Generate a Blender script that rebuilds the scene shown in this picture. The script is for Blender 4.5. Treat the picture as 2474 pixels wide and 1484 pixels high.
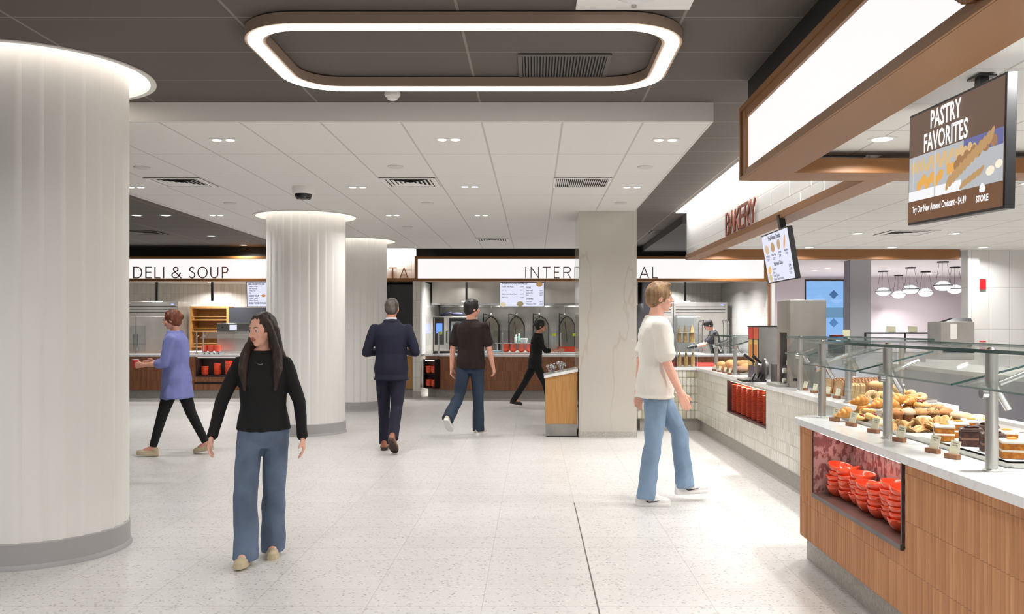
import bpy, bmesh, math, random
from mathutils import Vector, Matrix, noise, Quaternion
random.seed(7)
for o in list(bpy.data.objects): bpy.data.objects.remove(o)
SC = bpy.context.scene; COL = SC.collection; PI = math.pi
# ---------------- camera (shift lens, level, looking along +Y) ----------------
EYE = 1.475; FOC = 2120.0; VX = 1290.0; VY = 790.0      # photo frame 2474 x 1484
cd = bpy.data.cameras.new('camera'); cam = bpy.data.objects.new('camera', cd); COL.objects.link(cam)
cam.location = (0, 0, EYE); cam.rotation_euler = (PI/2, 0, 0)
cd.sensor_width = 36; cd.lens = 36*FOC/2474; cd.shift_x = -(VX-1237)/2474; cd.shift_y = (VY-742)/2474
cd.clip_start = .05; cd.clip_end = 200; SC.camera = cam
# ---------------- world: soft light from the rest of the hall ----------------
w = bpy.data.worlds.new('world'); SC.world = w; w.use_nodes = True
w.node_tree.nodes['Background'].inputs[0].default_value = (1, .985, .97, 1)
w.node_tree.nodes['Background'].inputs[1].default_value = .5
SC.view_settings.view_transform = 'Standard'; SC.view_settings.look = 'None'
SC.view_settings.exposure = 0.2; SC.view_settings.gamma = 1
try: SC.view_settings.use_curve_mapping = False
except Exception: pass
try:
    SC.cycles.max_bounces = 8; SC.cycles.transparent_max_bounces = 24; SC.cycles.diffuse_bounces = 4; SC.cycles.glossy_bounces = 4
    SC.cycles.caustics_reflective = False; SC.cycles.caustics_refractive = False; SC.cycles.sample_clamp_indirect = 4
except Exception: pass
def area_light(x, y, z, size, power, col=(1, .985, .97), sy=None, spread=150, rot=(0, 0, 0), name='ceiling_lamp'):
    l = bpy.data.lights.new(name, 'AREA'); l.energy = power*1.6; l.color = col
    if sy: l.shape = 'RECTANGLE'; l.size = size; l.size_y = sy
    else: l.shape = 'DISK'; l.size = size
    l.spread = math.radians(spread)
    o = bpy.data.objects.new(name, l); o.location = (x, y, z); o.rotation_euler = rot; COL.objects.link(o); return o
def at(px, py, Y):
    return Vector(((px-VX)/FOC*Y, Y, EYE-(py-VY)/FOC*Y))
# ---------------- helpers ----------------
def tag(o, label=None, cat=None, group=None, kind=None):
    if label: o['label'] = label
    if cat: o['category'] = cat
    if group: o['group'] = group
    if kind: o['kind'] = kind
    return o
def link(o, parent=None):
    COL.objects.link(o)
    if parent: o.parent = parent
    return o
def empty(name, loc=(0, 0, 0), rz=0, label=None, cat=None, group=None):
    o = bpy.data.objects.new(name, None); o.empty_display_size = .1; o.location = loc; o.rotation_euler = (0, 0, rz)
    link(o); tag(o, label, cat, group); return o
class MB:
    def __init__(s): s.b = bmesh.new(); s.k = 0
    def box(s, x0, x1, y0, y1, z0, z1, bev=0):
        e = .00012*(s.k % 6); s.k += 1; x0 -= e; x1 += e; y0 -= e; y1 += e; z0 -= e; z1 += e      # keeps joined boards from sharing a plane
        t = bmesh.new() if bev else s.b
        v = [t.verts.new((x, y, z)) for z in (z0, z1) for y in (y0, y1) for x in (x0, x1)]
        for f in ((0, 2, 3, 1), (4, 5, 7, 6), (0, 1, 5, 4), (2, 6, 7, 3), (0, 4, 6, 2), (1, 3, 7, 5)): t.faces.new([v[i] for i in f])
        if bev:
            bmesh.ops.bevel(t, geom=list(t.edges), offset=bev, segments=2, affect='EDGES', profile=.5)
            s.merge(t)
        return s
    def merge(s, t, M=None):
        m = bpy.data.meshes.new('tmp'); t.to_mesh(m); t.free()
        if M is not None: m.transform(M)
        s.b.from_mesh(m); bpy.data.meshes.remove(m); return s
    def add(s, other, M=None):
        return s.merge(other.b, M)
    def loft(s, rings, cap=True, closed=True):
        R = [[s.b.verts.new(p) for p in r] for r in rings]
        n = len(R[0])
        for a, c in zip(R[:-1], R[1:]):
            for i in range(n if closed else n-1):
                j = (i+1) % n
                try: s.b.faces.new((a[i], a[j], c[j], c[i]))
                except ValueError: pass
        if cap and closed:
            s.b.faces.new(R[0][::-1]); s.b.faces.new(R[-1])
        return s
    def lathe(s, prof, n=24, c=(0, 0, 0), cap=False, ax='z', wob=None):
        rings = []
        for r, z in prof:
            ring = []
            for i in range(n):
                a = 2*PI*i/n; rr = r*(wob(a, z) if wob else 1)
                p = (rr*math.cos(a), rr*math.sin(a), z)
                if ax == 'x': p = (p[2], p[0], p[1])
                if ax == 'y': p = (p[0], p[2], p[1]) if False else (p[1], p[2], p[0])
                ring.append((p[0]+c[0], p[1]+c[1], p[2]+c[2]))
            rings.append(ring)
        return s.loft(rings, cap=cap)
    def cyl(s, c, r, h, n=20, r2=None, ax='z'):
        return s.lathe([(r, 0), (r if r2 is None else r2, h)], n, c, cap=True, ax=ax)
    def tube(s, pts, r, n=8, closed=False, cap=True):
        pts = [Vector(p) for p in pts]; N = len(pts); rings = []
        rr = r if isinstance(r, (list, tuple)) else [r]*N
        up = Vector((0, 0, 1)); prev = None
        for i, p in enumerate(pts):
            a = pts[(i-1) % N] if (closed or i > 0) else p; c = pts[(i+1) % N] if (closed or i < N-1) else p
            d = (c-a); d = d.normalized() if d.length > 1e-9 else Vector((0, 0, 1))
            if prev is None:
                u = d.cross(up)
                if u.length < 1e-3: u = d.cross(Vector((1, 0, 0)))
                u.normalize()
            else:
                u = prev-d*prev.dot(d); u.normalize()
            prev = u; v = d.cross(u)
            rings.append([p+(u*math.cos(2*PI*k/n)+v*math.sin(2*PI*k/n))*rr[i] for k in range(n)])
        if closed: rings.append(rings[0]); 
        if closed:
            R = [[s.b.verts.new(q) for q in g] for g in rings[:-1]]
            for i in range(N):
                a, c = R[i], R[(i+1) % N]
                for k in range(n): s.b.faces.new((a[k], a[(k+1) % n], c[(k+1) % n], c[k]))
            return s
        return s.loft(rings, cap=cap)
    def ball(s, c, rx, ry=None, rz=None, seg=16, rings=10, M=None):
        ry = rx if ry is None else ry; rz = rx if rz is None else rz
        t = bmesh.new(); bmesh.ops.create_uvsphere(t, u_segments=seg, v_segments=rings, radius=1)
        T = Matrix.Translation(c) @ (M.to_4x4() if M else Matrix.Identity(4)) @ Matrix.Diagonal((rx, ry, rz, 1))
        return s.merge(t, T)
    def poly(s, pts): s.b.faces.new([s.b.verts.new(p) for p in pts]); return s
    def prism(s, pts, z0, z1):
        return s.loft([[(p[0], p[1], z0) for p in pts], [(p[0], p[1], z1) for p in pts]])
    def prism_x(s, pts, x0, x1):
        return s.loft([[(x0, p[0], p[1]) for p in pts], [(x1, p[0], p[1]) for p in pts]])
    def prism_y(s, pts, y0, y1):
        return s.loft([[(p[0], y0, p[1]) for p in pts], [(p[0], y1, p[1]) for p in pts]])
    def mesh(s, name, mat, smooth=0):
        bmesh.ops.recalc_face_normals(s.b, faces=list(s.b.faces))
        m = bpy.data.meshes.new(name); s.b.to_mesh(m); s.b.free()
        for mm in (mat if isinstance(mat, (list, tuple)) else [mat]): m.materials.append(mm)
        if smooth:
            for p in m.polygons: p.use_smooth = True
            if smooth != 180:
                try: m.set_sharp_from_angle(angle=math.radians(smooth))
                except Exception: pass
        return m
    def build(s, name, mat, parent=None, smooth=0, loc=None, **k):
        o = bpy.data.objects.new(name, s.mesh(name, mat, smooth)); link(o, parent)
        if loc: o.location = loc
        tag(o, **k); return o
def inst(mesh, name, parent=None, loc=(0, 0, 0), rot=(0, 0, 0), sc=(1, 1, 1)):
    o = bpy.data.objects.new(name, mesh); link(o, parent); o.location = loc; o.rotation_euler = rot; o.scale = sc; return o
def copy_tree(o, parent=None, top=True):
    kids = list(o.children); c = o.copy(); COL.objects.link(c); c.parent = parent
    for k in kids: copy_tree(k, c, False)
    return c
def struct(name, mb, mat, smooth=0): return mb.build(name, mat, None, smooth, kind='structure')
# ---------------- materials ----------------
MATS = {}
class NT:
    def __init__(s, name):
        s.m = bpy.data.materials.new(name); s.m.use_nodes = True; s.t = s.m.node_tree; s.N = s.t.nodes; s.L = s.t.links
        s.p = s.N['Principled BSDF']; s.out = s.N['Material Output']
    def n(s, kind, **k):
        x = s.N.new(kind)
        for a, b in k.items():
            if a.startswith('i_'):
                key = a[2:]; key = int(key) if key.isdigit() else key.replace('_', ' ')
                s.put(x, key, b)
            else: setattr(x, a, b)
        return x
    def put(s, x, key, b):
        if isinstance(b, bpy.types.NodeSocket): s.L.new(b, x.inputs[key])
        elif isinstance(b, bpy.types.Node): s.L.new(b.outputs[0], x.inputs[key])
        else: x.inputs[key].default_value = b
    def math(s, op, a, b=0., c=0., clamp=False):
        x = s.n('ShaderNodeMath', operation=op, use_clamp=clamp); s.put(x, 0, a); s.put(x, 1, b)
        if len(x.inputs) > 2: s.put(x, 2, c)
        return x.outputs[0]
    def mix(s, f, a, b):
        x = s.n('ShaderNodeMix', data_type='RGBA'); s.put(x, 0, f); s.put(x, 6, a); s.put(x, 7, b); return x.outputs[2]
    def ramp(s, f, stops):
        x = s.n('ShaderNodeValToRGB'); s.put(x, 0, f); e = x.color_ramp.elements
        while len(e) < len(stops): e.new(.5)
        for q, (p, c) in zip(e, stops): q.position = p; q.color = c4(c)
        return x.outputs[0]
    def pos(s):
        g = s.n('ShaderNodeNewGeometry'); x = s.n('ShaderNodeSeparateXYZ'); s.L.new(g.outputs['Position'], x.inputs[0]); s.P = g.outputs['Position']
        return x.outputs
    def obj(s):
        g = s.n('ShaderNodeTexCoord'); return g.outputs['Object']
    def map(s, v, sc, rot=(0, 0, 0)):
        x = s.n('ShaderNodeMapping'); s.put(x, 0, v); x.inputs['Scale'].default_value = sc; x.inputs['Rotation'].default_value = rot; return x.outputs[0]
    def noise(s, v, scale, det=3, rough=.5):
        x = s.n('ShaderNodeTexNoise'); 
        if v is not None: s.put(x, 'Vector', v)
        x.inputs['Scale'].default_value = scale; x.inputs['Detail'].default_value = det; x.inputs['Roughness'].default_value = rough; return x.outputs[0]
    def bump(s, h, strength=.3, dist=.01):
        x = s.n('ShaderNodeBump'); s.put(x, 'Height', h); x.inputs['Strength'].default_value = strength; x.inputs['Distance'].default_value = dist
        s.L.new(x.outputs[0], s.p.inputs['Normal']); return s
    def set(s, **k):
        for a, b in k.items():
            key = {'color': 'Base Color', 'rough': 'Roughness', 'metal': 'Metallic', 'spec': 'Specular IOR Level', 'coat': 'Coat Weight', 'sub': 'Subsurface Weight', 'sheen': 'Sheen Weight', 'trans': 'Transmission Weight', 'emit': 'Emission Color', 'es': 'Emission Strength'}[a]
            if a in ('color', 'emit') and isinstance(b, (tuple, list)): b = c4(b)
            s.put(s.p, key, b)
        return s
def lin(h):
    return tuple(((v/255)/12.92 if v/255 <= .04045 else ((v/255+.055)/1.055)**2.4) for v in h)
def c4(c):
    c = tuple(c)
    if max(c[:3]) > 1.001: c = lin(c[:3])
    return (c[0], c[1], c[2], 1)
def M(name, color, rough=.5, metal=0, **k):
    if name in MATS: return MATS[name]
    t = NT(name); t.set(color=color, rough=rough, metal=metal, **k); MATS[name] = t.m; return t.m
def emat(name, color, strength):
    if name in MATS: return MATS[name]
    t = NT(name); t.set(color=(0, 0, 0), rough=.6, emit=color, es=strength); MATS[name] = t.m; return t.m
def nmat(name, c1, c2, scale, sc=(1, 1, 1), rough=.5, bump=0, det=3, lo=.35, hi=.65, bdist=.005, **k):
    if name in MATS: return MATS[name]
    t = NT(name); v = t.map(t.obj(), sc); f = t.noise(v, scale, det)
    t.set(color=t.ramp(f, [(lo, c1), (hi, c2)]), rough=rough, **k)
    if bump: t.bump(f, bump, bdist)
    MATS[name] = t.m; return t.m
def gridline(t, coord, period, off, width):     # 1 on the joint
    a = t.math('SUBTRACT', coord, off); a = t.math('DIVIDE', a, period); a = t.math('FRACT', a)
    a = t.math('SUBTRACT', a, .5); a = t.math('ABSOLUTE', a); return t.math('GREATER_THAN', a, .5-width/period/2)
# floor: pale terrazzo tile, 61 x 30.5 cm
def floor_mat():
    t = NT('terrazzo_floor'); x, y, z = t.pos()
    g = t.math('MAXIMUM', gridline(t, x, .6096, .336, .004), gridline(t, y, .3048, .058, .004))
    cx = t.math('FLOOR', t.math('DIVIDE', t.math('SUBTRACT', x, .336), .6096)); cy = t.math('FLOOR', t.math('DIVIDE', t.math('SUBTRACT', y, .058), .3048))
    cc = t.n('ShaderNodeCombineXYZ'); t.put(cc, 0, cx); t.put(cc, 1, cy)
    wn = t.n('ShaderNodeTexWhiteNoise'); t.put(wn, 0, cc)
    base = t.mix(wn.outputs[0], c4((207, 205, 202)), c4((212, 210, 207)))
    v = t.map(t.P, (1, 1.35, 1), (0, 0, .5)); vo = t.n('ShaderNodeTexVoronoi'); t.put(vo, 'Vector', v); vo.inputs['Scale'].default_value = 42
    big = t.noise(t.P, 13, 2)
    f = t.math('MULTIPLY', t.math('LESS_THAN', vo.outputs[0], .32), t.math('GREATER_THAN', big, .44))
    wn2 = t.n('ShaderNodeTexWhiteNoise'); t.put(wn2, 0, vo.outputs['Position'])
    f = t.math('MULTIPLY', f, t.math('GREATER_THAN', wn2.outputs[0], .45))
    base = t.mix(t.math('MULTIPLY', f, t.math('MULTIPLY', wn2.outputs[0], .85)), base, c4((138, 132, 126)))
    vo2 = t.n('ShaderNodeTexVoronoi'); t.put(vo2, 'Vector', t.P); vo2.inputs['Scale'].default_value = 28
    base = t.mix(t.math('MULTIPLY', t.math('LESS_THAN', vo2.outputs[0], .22), .5), base, c4((233, 229, 221)))
    base = t.mix(t.math('MULTIPLY', g, .55), base, c4((150, 143, 136)))
    t.set(color=base, rough=.33, spec=.4); return t.m
def ceil_mat(name, tile, joint, px, ox, wx, py, oy, wy, rough=.8):
    t = NT(name); x, y, z = t.pos()
    g = t.math('MAXIMUM', gridline(t, x, px, ox, wx), gridline(t, y, py, oy, wy))
    nz = t.noise(t.P, 60, 2)
    col = t.mix(t.math('MULTIPLY', nz, .12), c4(tile), c4([v*.86 for v in tile]))
    t.set(color=t.mix(g, col, c4(joint)), rough=rough); return t.m
def tile_mat(name, uax, du, dv, ou, ov, c1, c2, grout, gw=.004, rnd=0, rough=.12, bump=.4, brick=False):
    t = NT(name); P = t.pos(); u = P[uax]; v = P[2]
    r = t.math('DIVIDE', t.math('SUBTRACT', v, ov), dv); row = t.math('FLOOR', r)
    uu = t.math('DIVIDE', t.math('SUBTRACT', u, ou), du)
    if brick: uu = t.math('ADD', uu, t.math('MULTIPLY', t.math('MODULO', row, 2.), .5))
    cu = t.math('FLOOR', uu)
    fu = t.math('MULTIPLY', t.math('SUBTRACT', t.math('SUBTRACT', uu, cu), .5), du); fv = t.math('MULTIPLY', t.math('SUBTRACT', t.math('SUBTRACT', r, row), .5), dv)
    qx = t.math('SUBTRACT', t.math('ABSOLUTE', fu), du/2-gw/2-rnd); qy = t.math('SUBTRACT', t.math('ABSOLUTE', fv), dv/2-gw/2-rnd)
    mx = t.math('MAXIMUM', qx, 0.); my = t.math('MAXIMUM', qy, 0.)
    d = t.math('SUBTRACT', t.math('SQRT', t.math('ADD', t.math('MULTIPLY', mx, mx), t.math('MULTIPLY', my, my))), rnd)
    d = t.math('ADD', d, t.math('MINIMUM', t.math('MAXIMUM', qx, qy), 0.))
    inside = t.math('LESS_THAN', d, 0.)
    cc = t.n('ShaderNodeCombineXYZ'); t.put(cc, 0, cu); t.put(cc, 1, row); wn = t.n('ShaderNodeTexWhiteNoise'); t.put(wn, 0, cc)
    body = t.ramp(wn.outputs[0], [(0, c1), (.55, c1), (1, c2)])
    cl = t.noise(t.P, 25, 3); body = t.mix(t.math('MULTIPLY', cl, .25), body, c4(c2))
    t.set(color=t.mix(inside, c4(grout), body), rough=t.math('ADD', t.math('MULTIPLY', t.math('SUBTRACT', 1., inside), .5), rough))
    h = t.math('MULTIPLY', t.math('MINIMUM', t.math('MULTIPLY', d, -1.), .006), 160.); h = t.math('ADD', h, t.math('MULTIPLY', cl, .5))
    if bump: t.bump(h, bump, .004)
    MATS[name] = t.m; return t.m
def wood_mat(name, c1, c2, uax=0, du=.02, vert=True, rough=.45, seams=None, c3=None, seam0=.17):
    t = NT(name); P = t.pos()
    v = t.map(t.P, (18, 18, .9) if vert else (.9, 6, 18)); f = t.noise(v, 3, 4)
    col = t.ramp(f, [(.3, c1), (.7, c2)])
    if du:
        cell = t.math('FLOOR', t.math('DIVIDE', P[uax], du)); rowv = t.math('FLOOR', t.math('DIVIDE', t.math('SUBTRACT', P[2], seam0), seams or 10.))
        cc = t.n('ShaderNodeCombineXYZ'); t.put(cc, 0, cell); t.put(cc, 1, rowv); wn = t.n('ShaderNodeTexWhiteNoise'); t.put(wn, 0, cc)
        col = t.mix(t.math('MULTIPLY', wn.outputs[0], .55), col, c4(c3 or c2))
        if seams:
            g = gridline(t, P[2], seams, seam0, .004); col = t.mix(t.math('MULTIPLY', g, .5), col, c4([q*.6 for q in c1]))
    t.set(color=col, rough=rough); MATS[name] = t.m; return t.m
def marble_mat(name, base, vein, scale=.8, rough=.08, amt=.6, sc=(1, 1, 1), w=.02):
    t = NT(name); t.pos(); v = t.map(t.P, sc, (.3, .5, .2))
    n1 = t.noise(v, scale, 5, .55); a = t.math('ABSOLUTE', t.math('SUBTRACT', n1, .5)); f = t.math('SUBTRACT', 1., t.math('DIVIDE', a, w), clamp=True)
    n2 = t.noise(v, scale*.5, 2); f = t.math('MULTIPLY', f, t.math('MULTIPLY', n2, amt))
    cl = t.noise(v, scale*1.6, 4); col = t.mix(t.math('MULTIPLY', cl, .35), c4(base), c4([q*.93 for q in base]))
    t.set(color=t.mix(f, col, c4(vein)), rough=rough); MATS[name] = t.m; return t.m
def glass_mat(name, tint=(246, 252, 250), edge=.12, rough=.0, r0=.03):
    t = NT(name); tr = t.n('ShaderNodeBsdfTransparent'); tr.inputs[0].default_value = c4(tint)
    gl = t.n('ShaderNodeBsdfGlossy'); gl.inputs['Roughness'].default_value = rough
    lw = t.n('ShaderNodeLayerWeight'); lw.inputs[0].default_value = .25
    f = t.math('ADD', t.math('MULTIPLY', lw.outputs['Fresnel'], .38), r0, clamp=True)
    mx = t.n('ShaderNodeMixShader'); t.put(mx, 0, f); t.put(mx, 1, tr); t.put(mx, 2, gl); t.L.new(mx.outputs[0], t.out.inputs[0]); MATS[name] = t.m; return t.m
M_FLOOR = floor_mat()
M_CW = ceil_mat('white_ceiling_tile', (232, 230, 226), (196, 193, 188), .6096, -.395, .016, 1.2192, 7.845, .010)
M_CB = ceil_mat('white_shop_ceiling', (236, 234, 230), (190, 188, 184), .6096, .26, .014, .6096, .2, .012)
M_CD = ceil_mat('dark_ceiling_tile', (92, 84, 78), (132, 124, 117), 1.2192, -.406, .016, .6096, .506, .010)
M_WHITE = M('white_paint', (226, 222, 218), .6)
M_COLUMN = M('matte_white_column', (240, 238, 234), .55)
M_PLINTH = M('grey_plinth', (170, 168, 168), .5)
M_BLACK = M('black_paint', (20, 19, 19), .55)
M_BLACKP = M('black_plastic', (14, 14, 15), .35)
M_BROWN = M('bronze_brown_metal', (130, 86, 44), .45, .1)
M_BROWND = M('dark_copper_letter', (92, 44, 30), .4, .2)
M_LITE = emat('lit_sign_panel', (1, .975, .968), .85)
M_LED = emat('led_strip', (1, .92, .81), 7)
M_COVE = emat('cove_led', (1, .95, .88), 6)
M_DOWN = emat('downlight_lens', (1, .97, .92), 6)
M_CHROME = M('polished_steel', (200, 200, 200), .12, 1)
M_STEEL = nmat('brushed_steel', (184, 181, 176), (198, 196, 191), 3, (1, 1, 1), .3, metal=.8)
M_STEELD = nmat('dull_steel', (150, 148, 144), (172, 170, 165), 3, (1, 1, 1), .34, metal=.9)
M_MARBLE = marble_mat('beige_marble', (190, 185, 176), (160, 146, 126), .55, .07, .8, (1.9, 1, .45), .010)
M_QUARTZ = marble_mat('white_quartz', (240, 239, 239), (212, 209, 207), 1.6, .14, .7)
M_TERR = nmat('terrazzo_base', (162, 158, 150), (184, 180, 172), 60, (1, 1, 1), .5, det=2)
M_GLASS = glass_mat('clear_glass', (252, 254, 253), r0=.015)
M_ACR = glass_mat('clear_acrylic', (244, 247, 248), r0=.03)
M_GEDGE = M('green_glass_edge', (60, 84, 80), .1)
M_RED = M('orange_red_glaze', (232, 86, 52), .16, coat=.5)
M_REDP = M('red_plate_glaze', (206, 80, 48), .3)
M_SCRW = emat('white_screen', (.80, .81, .98), .85)
M_INK = M('screen_black_text', (16, 16, 30), .6)
# ================= SETTING =================
struct('floor', MB().box(-12, 16, -6, 30, -.1, 0), M_FLOOR)
struct('trim_1', MB().box(.333, .341, .5, 7.35, .0003, .0012), M('dark_joint', (96, 90, 84), .7))
def holed(x0, x1, y0, y1, z, circles, n=56, thick=.0):
    b = bmesh.new(); es = []
    def loop(pts):
        vs = [b.verts.new(p) for p in pts]
        for i in range(len(vs)): es.append(b.edges.new((vs[i], vs[(i+1) % len(vs)])))
    loop([(x0, y0, z), (x1, y0, z), (x1, y1, z), (x0, y1, z)])
    for cx, cy, r in circles: loop([(cx+r*math.cos(2*PI*i/n), cy+r*math.sin(2*PI*i/n), z) for i in range(n)])
    bmesh.ops.triangle_fill(b, use_beauty=True, use_dissolve=False, edges=es)
    m = MB(); m.b = b; return m
ZD, ZW, ZB = 3.16, 3.02, 2.61
COLS = [(-3.29, 5.83, .55, .69, ZD), (-3.19, 12.3, .54, .69, ZW), (-3.19, 15.8, .54, .69, ZW)]
# dark ceiling in three rectangles round the white drop
struct('ceiling', holed(-12, 2.25, -6, 6.6, ZD, [(c[0], c[1], c[3]) for c in COLS[:1]]), M_CD)
struct('ceiling', MB().poly([(-12, 6.6, ZD), (-4.72, 6.6, ZD), (-4.72, 19, ZD), (-12, 19, ZD)]), M_CD)
struct('ceiling', MB().poly([(1.348, 6.6, ZD), (2.25, 6.6, ZD), (2.25, 19, ZD), (1.348, 19, ZD)]).poly([(-4.72, 17.24, ZD), (1.348, 17.24, ZD), (1.348, 19, ZD), (-4.72, 19, ZD)]), M_CD)
struct('ceiling', MB().box(2.25, 12, 13.3, 19.6, ZD-.12, ZD+.1), M('dark_ceiling_panel', (70, 66, 63), .8))
struct('ceiling', holed(-4.72, 1.348, 6.6, 17.24, ZW, [(c[0], c[1], c[3]) for c in COLS[1:]]), M_CW)
struct('trim_2', MB().box(-4.72, 1.348, 6.585, 6.6, ZW-.004, ZD).box(1.333, 1.348, 6.6, 17.24, ZW-.004, ZD).box(-4.72, -4.705, 6.6, 17.24, ZW-.004, ZD).box(-4.72, 1.348, 17.225, 17.24, ZW-.004, ZD), M_WHITE)
# ceiling recess + lit cove ring round each column
for i, (cx, cy, R, rr, z) in enumerate(COLS):
    struct('trim_3', MB().lathe([(rr, z), (rr, z+.3), (R*.5, z+.3)], 56, (cx, cy, 0)), M_WHITE, 40)
    struct('trim_4', MB().lathe([(rr+.03, z-.001), (rr+.03, z-.008), (rr-.008, z-.008), (rr-.008, z+.02)], 72, (cx, cy, 0)), M('white_ring_trim', (225, 222, 216), .5), 40)
    e = MB().lathe([(rr-.012, z+.16), (rr-.012, z+.21), (rr-.05, z+.21), (rr-.05, z+.16), (rr-.012, z+.16)], 72, (cx, cy, 0)).build('cove_light', M_COVE, None, 40)
    tag(e, ['warm white cove strip glowing above the near left fluted column', 'cove strip glowing above the middle fluted column', 'cove strip glowing above the farthest fluted column'][i], 'light', None)
# fluted columns
def column(cx, cy, R, z, label):
    n = 28; k = 8; root = empty('fluted_column', (cx, cy, 0), 0, label, 'column')
    pts = []
    for i in range(n):
        for j in range(k):
            t = j/k; a = 2*PI*(i+t)/n + .09
            r = R - .016*(1-t)*(1 if j else .3)
            pts.append((r*math.cos(a), r*math.sin(a)))
    MB().loft([[(p[0], p[1], zz) for p in pts] for zz in (.16, z+.28)], cap=False).build('shaft', M_COLUMN, root, 25)
    MB().lathe([(R*.9, .162), (R-.004, .162), (R+.004, .155), (R+.004, .03), (R+.016, .012), (R+.018, 0)], 80).build('plinth', M_PLINTH, root, 30)
for c, lb in zip(COLS, ['large white fluted round column at the left edge, nearest the viewer', 'white fluted round column in the middle, behind the woman in black sweater', 'white fluted round column farthest back, beside the man in navy suit']):
    column(c[0], c[1], c[2], c[4], lb)
# walls outside the view
struct('wall_left', MB().box(-12.1, -12, -6, 30, 0, 3.3), M_WHITE)
# marble pier
root = empty('marble_column', (.985, 11.7, 0), 0, 'square beige veined marble column behind the man in white tee', 'column')
MB().box(-.385, .385, 0, 1.15, .075, ZD).build('cladding', M_MARBLE, root)
MB().box(-.39, .39, -.005, 1.155, 0, .075).build('plinth', M_TERR, root)
# black fascia above near bakery sign, BAKERY bulkhead
struct('trim_5', MB().box(1.467, 1.6, -2, 6.015, 2.9, ZD).box(1.6, 2.25, 5.95, 6.015, 2.63, ZD), M_BLACK)
M_BTILE = tile_mat('bakery_white_tile', 1, .61, .152, .1, 2.47, (228, 227, 224), (220, 219, 215), (196, 194, 190), .003, 0, .06, .25, brick=True)
struct('wall_bakery', MB().box(2.25, 2.30, 6.015, 12.93, 2.53, ZD), M_BTILE)
struct('trim_6', MB().box(2.235, 2.44, 5.9, 12.95, 2.463, 2.53, .004), M_BROWN)
struct('trim_7', MB().box(2.44, 6.23, 12.83, 13.0, 2.463, ZB, .004).box(1.67, 9, 5.63, 5.936, 2.463, 2.56, .004), M_BROWN)
struct('trim_8', MB().box(2.085, 2.245, 6.1, 12.9, ZD-.012, ZD-.004), emat('cove_diffuser', (1, .98, .95), 5))
area_light(2.13, 9.5, ZD-.02, .1, 34, (1, .98, .95), 6.6, 170, (0, math.radians(-35), 0), 'cove_lamp')
struct('ceiling', MB().box(1.67, 9, -2, 5.8, ZB, ZB+.05).box(2.30, 9, 5.8, 13.0, ZB, ZB+.05), M_CB)
struct('wall_right', MB().box(9, 9.1, -2, 13, 0, 3.3), M_WHITE)
# big bakery sign box
root = empty('bakery_sign_box', (1.4, 5.94, 2.463), 0, 'long backlit white sign box in brown metal frame over the near bakery counter', 'sign')
y1 = -4.5-0
fr = MB()
fr.box(0, .27, -7.4, 0, 0, .012).box(.003, .05, -7.4, -.12, .011, .058).box(.003, .06, -7.4, -.12, .40, .488).box(.001, .268, -.13, -.001, .011, .49)
fr.box(-.012, .002, -7.4, .0, .46, .49).box(-.011, .002, -.03, -.001, .02, .46).box(-.012, -.0005, -7.4, 0, .001, .02)
fr.build('frame', M_BROWN, root)
MB().box(.02, .06, -7.4, -.13, .058, .40).build('light_panel', M_LITE, root)
# crossing brown soffit lip seams
# ================= CEILING FIXTURES =================
# ring pendant
def rrect(x0, x1, y0, y1, r, n=10):
    P = []
    for cx, cy, a0 in ((x1-r, y1-r, 0), (x0+r, y1-r, PI/2), (x0+r, y0+r, PI), (x1-r, y0+r, 1.5*PI)):
        for i in range(n+1):
            a = a0+PI/2*i/n; P.append((cx+r*math.cos(a), cy+r*math.sin(a)))
    return P
def ringloft(x0, x1, y0, y1, r, w, zs):
    o = rrect(x0, x1, y0, y1, r); i = rrect(x0+w, x1-w, y0+w, y1-w, max(r-w, .02)); b = MB()
    z0, z1 = zs
    L = [[(p[0], p[1], z0) for p in o], [(p[0], p[1], z1) for p in o], [(p[0], p[1], z1) for p in i], [(p[0], p[1], z0) for p in i], [(p[0], p[1], z0) for p in o]]
    return b.loft(L, cap=False)
root = empty('ring_light', (0, 0, 3.09), 0, 'large rounded-rectangle ring light glowing warm white on the dark ceiling', 'light')
b = ringloft(-1.64, .845, 4.665, 6.0, .36, .115, (0, .062)); b.build('housing', M('taupe_housing', (150, 128, 112), .5), root, 40)
ringloft(-1.622, .827, 4.683, 5.982, .343, .075, (-.008, -.001)).build('diffuser', M_LED, root, 40)
for x, y in ((-1.3, 4.8), (.5, 4.8), (-1.3, 5.87), (.5, 5.87)): pass
# downlights
def downlight_mesh():
    root = bpy.data.objects.new('downlight', None)
    return root
M_TRIM = M('white_trim_ring', (238, 236, 232), .5)
trim_m = MB().lathe([(.085, 0), (.085, -.006), (.062, -.006), (.058, .0)], 28).mesh('trim_ring', M_TRIM, 40)
lens_m = MB().lathe([(.06, -.003), (.0005, -.003)], 28).mesh('lens', M_DOWN)
def downlight(x, y, z, power, label, group, r=1.0):
    root = empty('downlight', (x, y, z), 0, label, 'light', group)
    inst(trim_m, 'trim_ring', root, sc=(r, r, 1)); inst(lens_m, 'lens', root, sc=(r, r, 1))
    if power: area_light(x, y, z-.012, .12*r, power)
    return root
def cx(px, py, z): Y = FOC*(z-EYE)/(VY-py); return (px-VX)/FOC*Y, Y
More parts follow.
